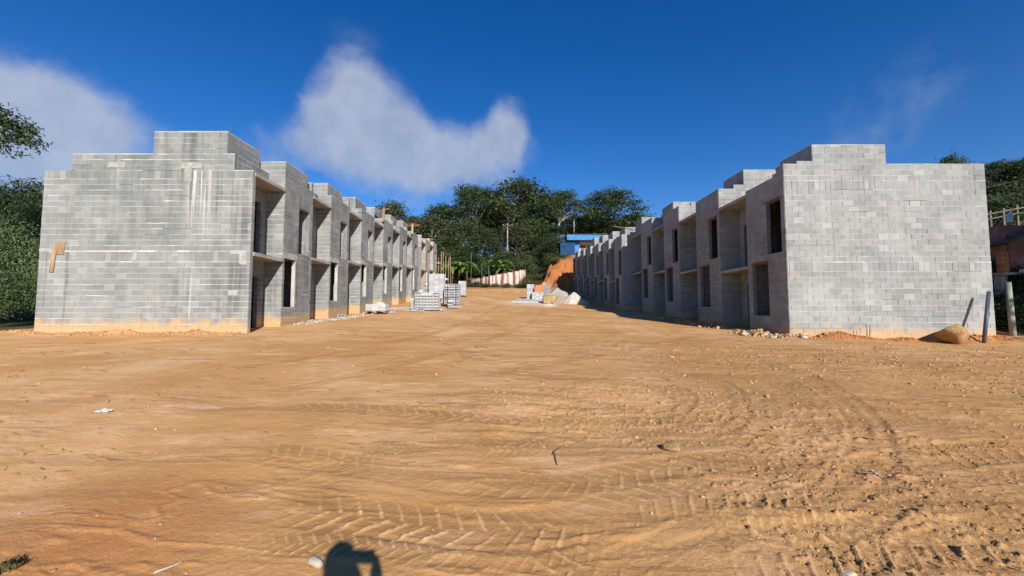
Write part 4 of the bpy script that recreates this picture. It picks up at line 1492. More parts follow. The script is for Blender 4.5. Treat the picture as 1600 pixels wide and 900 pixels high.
# blue house on the red bank
M['blue'] = mat_plain("blue_paint", (0.012, 0.042, 0.11), (0.020, 0.068, 0.16), 2.0, piece=0.05, bmp=0.1)
M['bluelight'] = mat_plain("light_blue_paint", (0.045, 0.18, 0.42), (0.075, 0.25, 0.52), 2.0, piece=0.05, bmp=0.1)
M['white'] = mat_plain("white_paint", (0.60, 0.58, 0.55), (0.78, 0.77, 0.74), 2.0, piece=0.05, bmp=0.1)
M['door'] = mat_plain("brown_door", (0.22, 0.10, 0.05), (0.36, 0.18, 0.10), 3.0, bmp=0.1)
M['tile'] = mat_plain("dark_roof", (0.06, 0.055, 0.055), (0.14, 0.12, 0.11), 6.0)
d = 70.0
X_ = lambda px, dd=d: (px - 800) / FPX * dd
Zp = lambda py, dd=d: at(800, py, dd).z
bh = thing("blue_house", "small blue house with a light blue roof edge on top of the red bank", "house", (X_(905), d, Zp(403)))
MB().box(X_(876), X_(899), d, d + 7, Zp(410), Zp(374)).obj("side_wing", M['blue'], bh)
MB().box(X_(899) + 0.01, X_(945), d + 1.4, d + 7, Zp(410), Zp(374)).obj("porch_wall", M['white'], bh)
MB().box(X_(899) + 0.02, X_(907), d + 0.5, d + 1.38, Zp(410), Zp(378)).obj("pillar", M['bluelight'], bh)
MB().box(X_(910), X_(918), d + 1.34, d + 1.398, Zp(410), Zp(381)).obj("door", M['door'], bh)
MB().box(X_(921), X_(926), d + 1.35, d + 1.398, Zp(390), Zp(381)).obj("window", M['tile'], bh)
MB().box(X_(886), X_(948), d - 0.6, d - 0.45, Zp(376), Zp(368)).obj("fascia", M['bluelight'], bh)
MB().box(X_(886), X_(948), d - 0.44, d + 7.4, Zp(375.5), Zp(373.6)).obj("soffit", M['woodred'], bh)
mb = MB()
mb.raw([(X_(872), d - 0.5, Zp(380)), (X_(887), d - 0.62, Zp(367)), (X_(949), d - 0.62, Zp(366)), (X_(949), d + 7.6, Zp(362)), (X_(887), d + 7.6, Zp(362)), (X_(872), d + 7.6, Zp(376)),
        (X_(872), d - 0.5, Zp(380) - .1), (X_(887), d - 0.62, Zp(367) - .1), (X_(949), d - 0.62, Zp(366) - .1), (X_(949), d + 7.6, Zp(362) - .1), (X_(887), d + 7.6, Zp(362) - .1), (X_(872), d + 7.6, Zp(376) - .1)],
       [(0, 1, 4, 5), (1, 2, 3, 4), (11, 10, 7, 6), (10, 9, 8, 7), (0, 6, 7, 1), (1, 7, 8, 2), (2, 8, 9, 3), (5, 11, 6, 0), (3, 9, 10, 4), (4, 10, 11, 5)])
mb.obj("roof", M['tile'], bh)

# ------------------------------------------------------------------ neighbouring house on the right
M['purple'] = mat_plain("old_purple_paint", (0.24, 0.12, 0.11), (0.38, 0.20, 0.18), 1.5, piece=0.05, bmp=0.2)
M['hollowbrick'] = mat_plain("hollow_clay_brick", (0.36, 0.14, 0.055), (0.52, 0.23, 0.10), 4.0, piece=0.3, bmp=0.4)
d = 20.0
X_ = lambda px, dd=20.0: (px - 800) / FPX * dd
Zp = lambda py, dd=20.0: at(800, py, dd).z
nh = thing("neighbour_house", "dark neighbouring house with purple walls and a sloping roof at the right edge", "house", (X_(1600), d, Zp(425)))
MB().box(X_(1568), X_(1720), d, d + 0.2, Zp(424), Zp(352)).obj("front_wall", M['purple'], nh)
MB().box(X_(1568), X_(1568) + 0.2, d + 0.2, d + 6, Zp(424), Zp(352)).obj("side_wall", M['purple'], nh)
MB().box(X_(1579), X_(1581.5), d - 0.04, d - 0.002, Zp(424), Zp(366)).obj("corner_trim", M['woodred'], nh)
for r_ in range(5):
    for c_ in range(2):
        z0 = Zp(426) + r_ * 0.195
        MB().box(X_(1553) + c_ * 0.2 - (0.0), X_(1553) + c_ * 0.2 + 0.19, d - 0.4, d - 0.2, z0, z0 + 0.185, 0.003).obj("brick", M['hollowbrick'], nh)
mb = MB()
xa, xb_ = X_(1549), X_(1700)
za, zb = Zp(378, 19.0), Zp(310, 19.0)
mb.raw([(xa, d - 1.0, za), (xb_, d - 1.0, zb), (xb_, d + 7, zb - 2.2), (xa, d + 7, za - 0.2), (xa, d - 1.0, za + .14), (xb_, d - 1.0, zb + .14), (xb_, d + 7, zb - 2.06), (xa, d + 7, za - .06)], BOXF)
mb.obj("roof", M['tile'], nh)
MB().box(xa, xb_, d - 0.6, d + 6.5, Zp(431), Zp(427)).obj("floor_slab", M['slab'], nh)
MB().box(X_(1571), xb_, d - 0.9, d - 0.62, Zp(428), Zp(423)).obj("step", M['white'], nh)
for px in (1551, 1612, 1680):
    MB().box(X_(px), X_(px) + 0.3, d - 0.4, d - 0.1, Zp(520), Zp(431) - 0.002).obj("stilt", M['slab'], nh)
MB().box(X_(1545), xb_, d + 1.6, d + 1.9, Zp(530), Zp(431.5)).obj("rear_base_wall", M['woodred'], nh)

# hillside fence above it
d = 27.5
M['oldwood'] = mat_plain("old_fence_wood", (0.10, 0.085, 0.07), (0.20, 0.17, 0.14), 4.0)
hf = thing("hillside_fence", "weathered wooden rail fence on the hill behind the neighbouring house", "fence", ((1575 - 800) / FPX * d, d, at(1575, 335, d).z))
for i, px in enumerate((1536, 1556, 1577, 1599, 1622)):
    x = (px - 800) / FPX * d
    zt = at(px, 331 - (px - 1548) * 0.19, d).z
    MB().box(x - 0.06, x + 0.06, d - 0.06, d + 0.06, min(gz(x, d) - 0.2, zt - 0.9), zt).obj("post", M['oldwood'], hf)
for dz in (0.08, 0.42):
    pa, pb = at(1530, 331 + 3.4, d), at(1630, 331 - 15.6, d)
    m_ = MB()
    m_.raw([(pa.x, d - 0.12, pa.z - dz - 0.09), (pb.x, d - 0.12, pb.z - dz - 0.09), (pb.x, d - 0.065, pb.z - dz - 0.09), (pa.x, d - 0.065, pa.z - dz - 0.09),
            (pa.x, d - 0.12, pa.z - dz), (pb.x, d - 0.12, pb.z - dz), (pb.x, d - 0.065, pb.z - dz), (pa.x, d - 0.065, pa.z - dz)], BOXF)
    m_.obj("rail", M['oldwood'], hf)
# white sack on the grass
pw_ = at(1577, 340, 24)
mb = MB()
mb.tube([(pw_.x, 24, pw_.z - 0.32), (pw_.x, 24, pw_.z - 0.25), (pw_.x + 0.02, 24, pw_.z + 0.1), (pw_.x, 24, pw_.z + 0.3)], [0.13, 0.15, 0.13, 0.08], 10)
tag(mb.obj("sack", M['white'], None, True), "white sack standing on the grass below the hillside fence", "sack")
# overhead wires
for i, (ya, yb, lab) in enumerate([(292, 280, "upper dark overhead wire across the hill at the right edge"), (313, 298, "lower dark overhead wire across the hill at the right edge")]):
    a_, b_ = at(1548, ya, 23), at(1600, yb, 23)
    dirv = (b_ - a_)
    pts = []
    for k in range(13):
        f = -3.0 + 8.0 * k / 12
        p = a_ + dirv * f
        p.z += 0.02 * (f - 0.5) ** 2
        pts.append(p)
    pole("overhead_wire", lab, "wire", pts, [0.016] * 13, M['tile'], 5, "overhead wires")
# leaning pipe and pole by the right end wall
pa, pb = at(1537, 532, 13.75), at(1545, 456, 14.1)
M['pipe'] = mat_plain("slate_plastic", (0.045, 0.05, 0.075), (0.08, 0.09, 0.13), 5.0, rough=0.5, spec=0.4, bmp=0.1)
pole("leaning_pipe", "dark slate pipe leaning on the right end wall beside the boulder", "pipe", [pa - Vector((0, 0, .1)), pb], [0.055, 0.055], M['pipe'], 10)
M['greenpole'] = mat_plain("mossy_concrete_pole", (0.16, 0.20, 0.15), (0.44, 0.42, 0.36), 1.6, stretch=(1, 1, 0.3))
pa, pb = at(1584, 533, 16.0), at(1575, 441, 16.0)
pole("concrete_post", "mossy grey concrete post standing right of the right end wall", "post", [pa - Vector((0, 0, .2)), pb], [0.10, 0.09], M['greenpole'], 8)
for (px, dx) in ((1355, -3), (1359, 1.5)):
    pa, pb = at(px, 527, 14.1), at(px + dx * 0.3, 507, 14.1)
    pole("rebar_stake", "left one of two rusty rods before the right end wall" if dx < 0 else "right one of two rusty rods before the right end wall", "rod", [pa, pb], [0.013, 0.011], M['rebar'], 5, "rusty rods at the right end wall")


# ------------------------------------------------------------------ rocks, clods and rubble
def ico(sub):
    bm = bmesh.new()
    bmesh.ops.create_icosphere(bm, subdivisions=sub, radius=1.0)
    v = np.array([tuple(q.co) for q in bm.verts])
    f = np.array([[q.index for q in fc.verts] for fc in bm.faces])
    bm.free()
    return v, f


ICO1, ICO2, ICO3 = ico(1), ico(2), ico(3)


def rock_mesh(name, seed, size, mat, sub=3, rough=0.28, cuts=7):
    r = np.random.default_rng(seed)
    v, f = (ICO1, ICO2, ICO3)[sub - 1]
    v = v.copy()
    for _ in range(cuts):
        n = r.normal(size=3)
        n /= np.linalg.norm(n)
        dd = v @ n
        lim = r.uniform(0.38, 0.68)
        v -= np.outer(np.maximum(dd - lim, 0), n)
    ph = r.uniform(0, 6, 3)
    v *= (1 + rough * 0.12 * (np.sin(v[:, 0] * 5 + ph[0]) + np.sin(v[:, 1] * 6 + ph[1]) + np.sin(v[:, 2] * 7 + ph[2])))[:, None]
    v += r.normal(0, 0.012, v.shape)
    v *= np.array(size)
    return mesh_np(name, v, f, mat, smooth=False)


def scatter(name, pts, sizes, mat, seed, sink=0.25, flat=0.7, parent=None, base=ICO1):
    """many small lumps as one mesh"""
    r = np.random.default_rng(seed)
    bv, bf = base
    n = len(pts)
    q = r.normal(size=(n, 3, 3))
    q, _ = np.linalg.qr(q)
    v = bv[None] * (1 + 0.28 * r.normal(size=(n, len(bv), 1)))
    v = v * r.uniform(0.6, 1.3, (n, 1, 3))
    v = np.einsum('nij,nkj->nki', q, v)
    v[:, :, 2] *= flat
    v = v * np.asarray(sizes)[:, None, None]
    p = np.asarray(pts).copy()
    p[:, 2] += np.asarray(sizes) * flat * (1 - 2 * sink) * 0.6
    v = v + p[:, None, :]
    F = (bf[None] + (np.arange(n) * len(bv))[:, None, None]).reshape(-1, 3)
    o = link(name, mesh_np(name, v.reshape(-1, 3), F, mat), parent)
    o["kind"] = "stuff"
    return o


bx = at(1490, 533, 13.75)
bo = link("boulder", rock_mesh("boulder", 12, (1.02, 0.62, 0.46), M['boulder'], 3, 0.2, 11), None, (bx.x, 13.75, gz(bx.x, 13.75) + 0.27))
tag(bo, "big ochre boulder lying at the foot of the right end wall", "boulder")
bo.rotation_euler = (0.1, -0.12, 0.5)

pp = trk([(493, 884)])[0]
tag(link("rock", rock_mesh("rock", 8, (0.055, 0.05, 0.04), M['stone'], 2), None, (*pp, float(ground_full(np.array([pp[0]]), np.array([pp[1]]))[0]) + 0.015)), "pale stone on the ground left of the photographer's shadow", "stone")
pp = trk([(1050, 703)])[0]
tag(link("rock", rock_mesh("rock", 9, (0.10, 0.08, 0.075), M['boulder'], 2), None, (*pp, float(ground_full(np.array([pp[0]]), np.array([pp[1]]))[0]) + 0.015)), "dark lump of earth right of centre between the wheel tracks", "clod")
pp = trk([(1325, 887)])[0]
tag(link("rock", rock_mesh("rock", 10, (0.05, 0.04, 0.02), M['stone'], 2), None, (*pp, float(ground_full(np.array([pp[0]]), np.array([pp[1]]))[0]) + 0.008)), "flat grey stone at the bottom right edge of the picture", "stone")

rs = np.random.default_rng(77)


def sample_ground(n, ymin, ymax, seed, weight):
    r = np.random.default_rng(seed)
    y = ymin * (ymax / ymin) ** r.random(n)
    x = r.uniform(-1.3, 1.3, n) * y
    keep = (r.random(n) < weight(x, y)) & (np.abs(x) < 19)
    x, y = x[keep], y[keep]
    return np.stack([x, y, ground_full(x, y)], axis=1)


def flakes(name, pts, length, width, hgt, ang, mat, seed):
    """thin broken ridges of crusted earth lying at an angle: one mesh"""
    r = np.random.default_rng(seed)
    n = len(pts)
    c, sn = np.cos(ang), np.sin(ang)
    V = np.zeros((n, 8, 3))
    tw = r.uniform(0.5, 1.0, (n, 4))
    for k, (u, w_, z) in enumerate([(-1, -1, -.4), (-.3, -1, -.4), (.4, -1, -.4), (1, -1, -.4), (-.9, .6, .3), (-.35, .4, 1), (.35, .5, .8), (.9, .6, .2)]):
        uu = u * length / 2 * r.uniform(.8, 1.2, n)
        ww = w_ * width / 2 * r.uniform(.6, 1.4, n) + 0.16 * length * (u * u - 0.3) * np.where(r.random(n) > .5, 1, -1) * 0.4
        V[:, k, 0] = uu * c - ww * sn
        V[:, k, 1] = uu * sn + ww * c
        V[:, k, 2] = z * hgt * r.uniform(.6, 1.3, n)
    # back edge drops to the ground behind the crest
    B = V[:, 4:8].copy()
    B[:, :, 0] += (-sn * width * 0.25)[:, None]
    B[:, :, 1] += (c * width * 0.25)[:, None]
    B[:, :, 2] = -0.5 * hgt[:, None]
    V = np.concatenate([V, B], axis=1) + np.asarray(pts)[:, None, :]
    f = np.array([[0, 1, 5, 4], [1, 2, 6, 5], [2, 3, 7, 6], [4, 5, 9, 8], [5, 6, 10, 9], [6, 7, 11, 10]])
    F = (f[None] + (np.arange(n) * 12)[:, None, None]).reshape(-1, 4)
    o = link(name, mesh_np(name, V.reshape(-1, 3), F, mat))
    o["kind"] = "stuff"


def crust_w(x, y):
    return (0.10 + 0.9 * sst(x, 0.2, 2.6)) * sst(fbm(x + 3, y + 60, 1.1, 3), -0.12, 0.22) * (0.4 + 0.6 * sst(y, 2.0, 4.0))


P_ = sample_ground(9000, 1.9, 13.0, 25, crust_w)
q_ = np.clip(P_[:, 1] / 4, 0.6, 2.4)
flakes("earth_crust", P_, rs.uniform(0.03, 0.15, len(P_)) * q_, rs.uniform(0.012, 0.028, len(P_)) * q_, rs.uniform(0.003, 0.010, len(P_)) * q_, np.radians(-32 + rs.normal(0, 16, len(P_))), M['clod'], 26)
P_ = sample_ground(3000, 3.0, 20.0, 27, lambda x, y: 0.5 * sst(fbm(x + 9, y * 2 + 5, 1.6, 3), 0.0, 0.22))
q_ = np.clip(P_[:, 1] / 4, 0.6, 3)
flakes("earth_crust", P_, rs.uniform(0.04, 0.20, len(P_)) * q_, rs.uniform(0.012, 0.03, len(P_)) * q_, rs.uniform(0.003, 0.008, len(P_)) * q_, np.radians(-8 + rs.normal(0, 12, len(P_))), M['clod'], 28)
P_ = sample_ground(15000, 1.9, 14.0, 5, lambda x, y: (0.03 + 0.75 * roughness(x, y) ** 1.5) * (0.35 + 0.65 * sst(x, -1.0, 1.5)))
scatter("dirt_clods", P_, (0.004 + 0.014 * rs.random(len(P_)) ** 3) * np.clip(P_[:, 1] / 3.5, 0.6, 2.2), M['clod'], 6, 0.35, 0.6)
P_ = sample_ground(260, 1.9, 14.0, 15, lambda x, y: 0.5 + 0 * x)
scatter("pebbles", P_, 0.005 + 0.012 * rs.random(len(P_)) ** 2 * np.clip(P_[:, 1] / 4, 0.5, 2.5), M['stone'], 16, 0.3)


def strip_rubble(name, pts, n, spread, size, mat, seed):
    r = np.random.default_rng(seed)
    P = np.array(pts, dtype=float)
    t = r.random(n) * (len(P) - 1)
    i = np.minimum(t.astype(int), len(P) - 2)
    q = P[i] + (P[i + 1] - P[i]) * (t - i)[:, None] + r.normal(0, spread, (n, 2))
    z = ground_full(q[:, 0], q[:, 1])
    return scatter(name, np.column_stack([q, z]), size[0] + (size[1] - size[0]) * r.random(n) ** 2.5, mat, seed, 0.2, 0.75, None, ICO1)


strip_rubble("broken_rubble", [(8.7, 15.8), (9.3, 14.7), (9.9, 14.1)], 70, 0.17, (0.02, 0.10), M['stone'], 31)
strip_rubble("broken_rubble", [(8.6, 16.2), (9.3, 14.6), (10.5, 14.1)], 200, 0.22, (0.02, 0.10), M['clod'], 32)
strip_rubble("red_soil_lumps", [(10.0, 14.1), (12.5, 14.05), (17.2, 14.1)], 1300, 0.13, (0.006, 0.040), M['clodred'], 33)
strip_rubble("soil_lumps", [(-17.3, 14.0), (-13, 13.95), (-9.2, 14.0)], 700, 0.15, (0.008, 0.055), M['clod'], 34)
strip_rubble("cement_rubble", [(-9.05, 17.4), (-8.85, 19.2), (-8.6, 21.0), (-8.5, 23.2)], 420, 0.17, (0.02, 0.09), M['stone'], 35)
strip_rubble("cement_rubble", [(-8.4, 23.6), (-8.6, 27), (-8.0, 30), (-6.5, 27.0)], 520, 0.3, (0.02, 0.09), M['stone'], 36)
strip_rubble("dark_rubble", [(8.9, 17.5), (8.8, 21.0), (8.9, 24.5)], 260, 0.22, (0.03, 0.13), M['clod'], 37)
strip_rubble("soil_lumps", [(-6, 60), (0, 58.5), (6, 58)], 160, 0.8, (0.06, 0.22), M['clod'], 38)

# scraps
def scrap(px, py, w_, label, cat, mat, seed, name):
    r = np.random.default_rng(seed)
    p = trk([(px, py)])[0]
    n = 9
    gx, gy = np.meshgrid(np.linspace(-w_, w_, n), np.linspace(-w_ * 0.6, w_ * 0.6, n))
    x, y = p[0] + gx.ravel() + r.normal(0, w_ * 0.03, n * n), p[1] + gy.ravel() + r.normal(0, w_ * 0.03, n * n)
    z = ground_full(x, y) + 0.012 + 0.035 * np.abs(fbm(x, y, 0.09, 3))
    i = np.arange(n * n).reshape(n, n)
    F = np.stack([i[:-1, :-1], i[:-1, 1:], i[1:, 1:], i[1:, :-1]], axis=-1).reshape(-1, 4)
    keep = r.random(len(F)) > 0.12
    return tag(link(name, mesh_np(name, np.stack([x, y, z], 1), F[keep], mat)), label, cat)


scrap(163, 647, 0.085, "crumpled white plastic scrap lying on the bare earth at left", "scrap", M['bag'], 1, "plastic_scrap")
scrap(1368, 737, 0.05, "grey cement scrap pressed into the wheel marks at right", "scrap", M['slab'], 2, "cement_scrap")
pa, pb = trk([(871, 724), (863, 701)])
za = float(ground_full(np.array([pa[0]]), np.array([pa[1]]))[0])
pole("twig", "thin dark bent twig lying on the earth right of centre", "twig", [(pa[0], pa[1], za + 0.01), (pb[0] + .01, pb[1] - .1, za + 0.05), (pb[0] + 0.08, pb[1], za + 0.055)], [0.006, 0.006, 0.004], M['bark'], 5)
for i, (a_, b_, lab) in enumerate([((240, 897), (285, 880), "pale dry straw near the bottom left corner")]):
    pa, pb = trk([a_, b_])
    pts = []
    for k in range(6):
        x, y = pa[0] + (pb[0] - pa[0]) * k / 5, pa[1] + (pb[1] - pa[1]) * k / 5
        pts.append((x, y, float(ground_full(np.array([x]), np.array([y]))[0]) + 0.008))
    pole("stick", lab, "stick", pts, [0.007, 0.008, 0.007, 0.007, 0.006, 0.004], M['barkpale'], 5)

# dry grass tuft in the bottom left corner, a few more along the site edge
def tuft(x, y, n, hgt, label, seed, mat='leafdry'):
    r = np.random.default_rng(seed)
    z0 = float(ground_full(np.array([x]), np.array([y]))[0])
    V, F = [], []
    for i in range(n):
        a, q = r.uniform(0, 6.28), r.uniform(0, hgt * 0.9)
        bx_, by_ = x + q * math.cos(a), y + q * math.sin(a)
        l, b2 = hgt * r.uniform(0.4, 1.1), r.uniform(0, 6.28)
        tip = np.array([bx_ + l * 0.7 * math.cos(b2), by_ + l * 0.7 * math.sin(b2), z0 + l * 0.6])
        w_ = 0.006
        b0 = len(V)
        V += [(bx_ - w_, by_, z0 - 0.01), (bx_ + w_, by_, z0 - 0.01), (bx_ * .5 + tip[0] * .5 + w_ * .7, by_ * .5 + tip[1] * .5, z0 + l * 0.42), tuple(tip)]
        F.append((b0, b0 + 1, b0 + 2, b0 + 3))
    t = thing("grass_tuft", label, "grass", (x, y, z0))
    o = link("blade", mesh_np("blade", V, F, M[mat]), t)
    o["kind"] = "stuff"


pp = trk([(15, 892)])[0]
tuft(pp[0], pp[1], 130, 0.07, "dry yellow grass tuft in the bottom left corner", 3)


# ------------------------------------------------------------------ building materials
def hollow_block_mesh():
    """39 x 19 x 14 block lying so that its two hollow cells face the camera"""
    mb = MB()
    L, Hh, D, t = 0.39, 0.19, 0.14, 0.03
    mb.box(-L / 2, L / 2, -D / 2, D / 2, 0, t)
    mb.box(-L / 2, L / 2, -D / 2, D / 2, Hh - t, Hh)
    for c in (-L / 2, -t / 2, L / 2 - t):
        mb.box(c, c + t, -D / 2, D / 2, t, Hh - t)
    mb.box(-L / 2 + t, L / 2 - t, D / 2 - 0.02, D / 2 - 0.005, t, Hh - t)
    return mb.mesh("concrete_block", M['blockS'])


def solid_block_mesh():
    mb = MB()
    mb.box(-0.195, 0.195, -0.07, 0.07, 0, 0.19)
    return mb.mesh("concrete_block", M['blockS'])


def mat_stackblock():
    m, nt, b, geo, out = new_mat("stacked_block")
    r = rand_piece(nt, geo)
    n1 = nt.noise(geo.outputs['Position'], 8.0, 4.0, 0.6)
    nt.put(b.inputs['Base Color'], nt.mix(nt.math('ADD', nt.math('MULTIPLY', r, 0.5), nt.math('MULTIPLY', n1, 0.5)), (0.27, 0.28, 0.29), (0.50, 0.51, 0.52)))
    return m


M['blockS'] = mat_stackblock()
HB, SB = hollow_block_mesh(), solid_block_mesh()
M['strap'] = mat_plain("strap", (0.02, 0.02, 0.025), (0.04, 0.04, 0.05), 5.0, bmp=0.0)


def stack(px, d, nx, ny, nz, label, hollow=True, pallet=True, ragged=0.0, strap=False, yaw=0.0, z_extra=0.0, gap=0.012, group="pallets of concrete blocks"):
    x = (px - 800) / FPX * d
    g = gz(x, d) + 0.03 + z_extra
    t = thing("block_stack", label, "block stack", (x, d, g), group)
    wv = nx * (0.39 + gap)
    z0 = g
    rot = Matrix.Rotation(yaw, 4, 'Z')
    if pallet:
        z0 = g + 0.14
        mb = MB()
        for q in (-0.45, 0, 0.45):
            mb.obox((x + q * wv, d, g + 0.05), (0.09, ny * 0.2, 0.10), rot)
        mb.obj("pallet_runner", M['wood'], t)
        MB().obox((x, d, g + 0.12), (wv, ny * 0.2, 0.025), rot).obj("pallet_deck", M['wood'], t)
    for k in range(nz):
        for i in range(nx):
            for j in range(ny):
                if j > 0 and k < nz - 1 and 0 < i < nx - 1:
                    continue
                if k >= nz - 2 and random.random() < ragged * (1 if k == nz - 1 else 0.4):
                    continue
                p = rot @ Vector(((i - (nx - 1) / 2) * (0.39 + gap), (j - (ny - 1) / 2) * 0.19, 0))
                o = bpy.data.objects.new("concrete_block", HB if (hollow and j == 0) else SB)
                COL.objects.link(o)
                o.parent = t
                o.location = p + Vector((random.uniform(-.006, .006), random.uniform(-.012, .012), z0 + 0.004 + k * 0.194 - g))
                o.rotation_euler = (0, 0, yaw + random.uniform(-.03, .03))
    if strap:
        for q in (-0.28, 0.28):
            MB().obox((x + q * wv, d - ny * 0.095 - 0.01, z0 + nz * 0.097), (0.03, 0.012, nz * 0.194), rot).obj("strap", M['strap'], t)
        for q in (0.35, 0.72):
            MB().obox((x, d - ny * 0.095 - 0.012, z0 + nz * 0.194 * q), (wv + .02, 0.012, 0.03), rot).obj("strap", M['strap'], t)
    return t


random.seed(5)
stack(590, 24.6, 3, 4, 2, "low slab of blocks on a wooden pallet before the left row", False, True)
stack(535, 21.0, 1, 1, 1, "single loose grey block on the ground by the left row", True, False, group=None)
stack(668, 27.6, 4, 4, 6, "nearest wide stack of hollow blocks beside the left row", True, False, 0.55, yaw=0.10)
stack(653, 28.0, 2, 3, 4, "low dusty block stack tucked against the left of the wide hollow stack", False, False, 0.5, yaw=-0.15)
stack(683, 33.0, 3, 4, 12, "tallest block stack, rising behind the wide hollow stack", False, True, 0.0)
stack(666, 33.6, 3, 4, 6, "half height block stack left of the tallest stack", True, False, 0.5, yaw=0.06)
stack(707, 32.4, 3, 4, 8, "dark strapped block pallet right of the tallest stack", True, True, 0.15, True, yaw=-0.05)
stack(708, 30.2, 2, 3, 3, "short broken stack in front of the strapped pallet", True, False, 0.6, yaw=0.3)
stack(722.5, 45.5, 2, 4, 8, "narrow block stack farthest right of the left hand stacks", False, True, 0.0)
stack(829, 44.0, 2, 4, 8, "pale block stack at the left of the orange sheet", False, False, 0.1)
stack(851, 44.5, 1, 4, 7, "slim dark block stack right of the orange sheet", True, False, 0.2)
stack(857, 45.0, 1, 4, 8, "slim block stack next to the grey gravel heap", True, False, 0.2)
stack(840, 43.2, 3, 3, 4, "low block stack standing under the orange sheet", False, False, 0.2)

M['tipped'] = M['blockS']
for i, (px, d_, yaw_, lab) in enumerate([(646, 26.6, 0.6, "loose block lying left in front of the wide hollow stack"), (658, 26.2, -0.4, "loose block in front of the wide hollow stack, nearest the camera"),
                                    (692, 27.2, 1.1, "loose block turned on edge right of the wide hollow stack"), (716, 30.4, 0.3, "loose block right of the short broken stack"),
                                    (728, 34.0, 0.9, "loose block lying alone right of the strapped pallet"), (611, 25.0, 0.5, "loose block beside the low pallet"),
                                    (820, 42.4, 0.4, "loose block on the edge of the pale mixing slab"), (868, 42.6, 1.0, "loose block at the foot of the brown gravel heap")]):
    x_ = (px - 800) / FPX * d_
    o = bpy.data.objects.new("concrete_block", HB)
    COL.objects.link(o)
    o.location = (x_, d_, gz(x_, d_) + 0.02)
    o.rotation_euler = (0.0, 0.0, yaw_)
    tag(o, lab, "block", "loose blocks round the stacks")
# tipped blocks before the wide stack, a bench, bags, sheet, mixer box
M['orange'] = mat_plain("orange_sheet", (0.52, 0.13, 0.03), (0.68, 0.21, 0.06), 3.0, bmp=0.2, rough=0.6)
M['yellow'] = mat_plain("yellow_steel", (0.27, 0.19, 0.07), (0.40, 0.29, 0.11), 3.0, bmp=0.2, rough=0.6)
d = 31.0
x = (694.5 - 800) / FPX * d
g = gz(x, d)
t = thing("work_bench", "small bench with a dark red top before the block stacks", "bench", (x, d, g))
MB().box(x - 0.36, x + 0.36, d - 0.2, d + 0.2, g + 0.58, g + 0.66).obj("bench_top", M['woodred'], t)
for sx in (-0.3, 0.3):
    for sy in (-0.14, 0.14):
        MB().tube([(x + sx * 1.1, d + sy, g - 0.02), (x + sx, d + sy, g + 0.58)], [0.03, 0.03], 6).obj("leg", M['wood'], t)


def bag(px, py, d_, label, seed, group="cement bags"):
    p = at(px, py, d_)
    me = rock_mesh("cement_bag", seed, (0.32, 0.22, 0.14), M['bag'], 2, 0.15, 3)
    o = link("cement_bag", me, None, p)
    o.rotation_euler = (0, 0, seed * 0.7)
    tag(o, label, "bag", group)


bag(595, 476, 24.6, "white bag lying on the low pallet of blocks", 1)
bag(601, 478, 24.5, "smaller white bag beside the other on the low pallet", 2)
bag(666, 445.5, 33.6, "white bag on top of the half height block stack", 3)
bag(697, 436, 33.4, "white bag hanging over the right edge of the tallest stack", 4)
d = 43.0
p0, p1 = at(836.5, 458.5, d), at(845.5, 446, d)
sh = thing("orange_sheet", "bright orange sheet propped up between the pale stacks", "panel", (p0.x, d, p0.z))
MB().box(p0.x, p1.x, d - 0.03, d + 0.03, p0.z, p1.z, 0.01).obj("sheet", M['orange'], sh)
MB().box(p0.x - 0.04, p1.x + 0.04, d - 0.05, d + 0.05, p1.z + 0.002, p1.z + 0.06).obj("top_rail", M['woodred'], sh)
MB().box(p0.x, p1.x, d - 0.02, d + 0.02, p0.z - 0.14, p0.z - 0.015).obj("bottom_rail", M['woodred'], sh)
d = 39.0
x0, x1 = (848.5 - 800) / FPX * d, (864 - 800) / FPX * d
g = gz((x0 + x1) / 2, d)
yb = thing("mortar_skip", "yellow steel mortar box before the gravel heap", "box", ((x0 + x1) / 2, d, g))
zt = at(850, 461.5, d).z
for (a_, b_, c_, e_) in ((x0, x1, d - 0.45, d - 0.40), (x0, x1, d + 0.40, d + 0.45)):
    MB().box(a_, b_, c_, e_, g + 0.03, zt, 0.008).obj("side_panel", M['yellow'], yb)
for xx in (x0, x1 - 0.05):
    MB().box(xx, xx + 0.05, d - 0.398, d + 0.398, g + 0.03, zt - 0.06, 0.006).obj("end_panel", M['yellow'], yb)
MB().box(x0, x1, d - 0.40, d + 0.40, g + 0.02, g + 0.07).obj("bottom", M['yellow'], yb)
MB().box(x0 - 0.03, x1 + 0.03, d - 0.50, d - 0.455, zt - 0.05, zt + 0.02).obj("rim", M['yellow'], yb)
for xx in (x0 + 0.1, x1 - 0.2):
    MB().box(xx, xx + 0.1, d - 0.40, d + 0.40, g - 0.05, g + 0.018).obj("skid", M['tile'], yb)


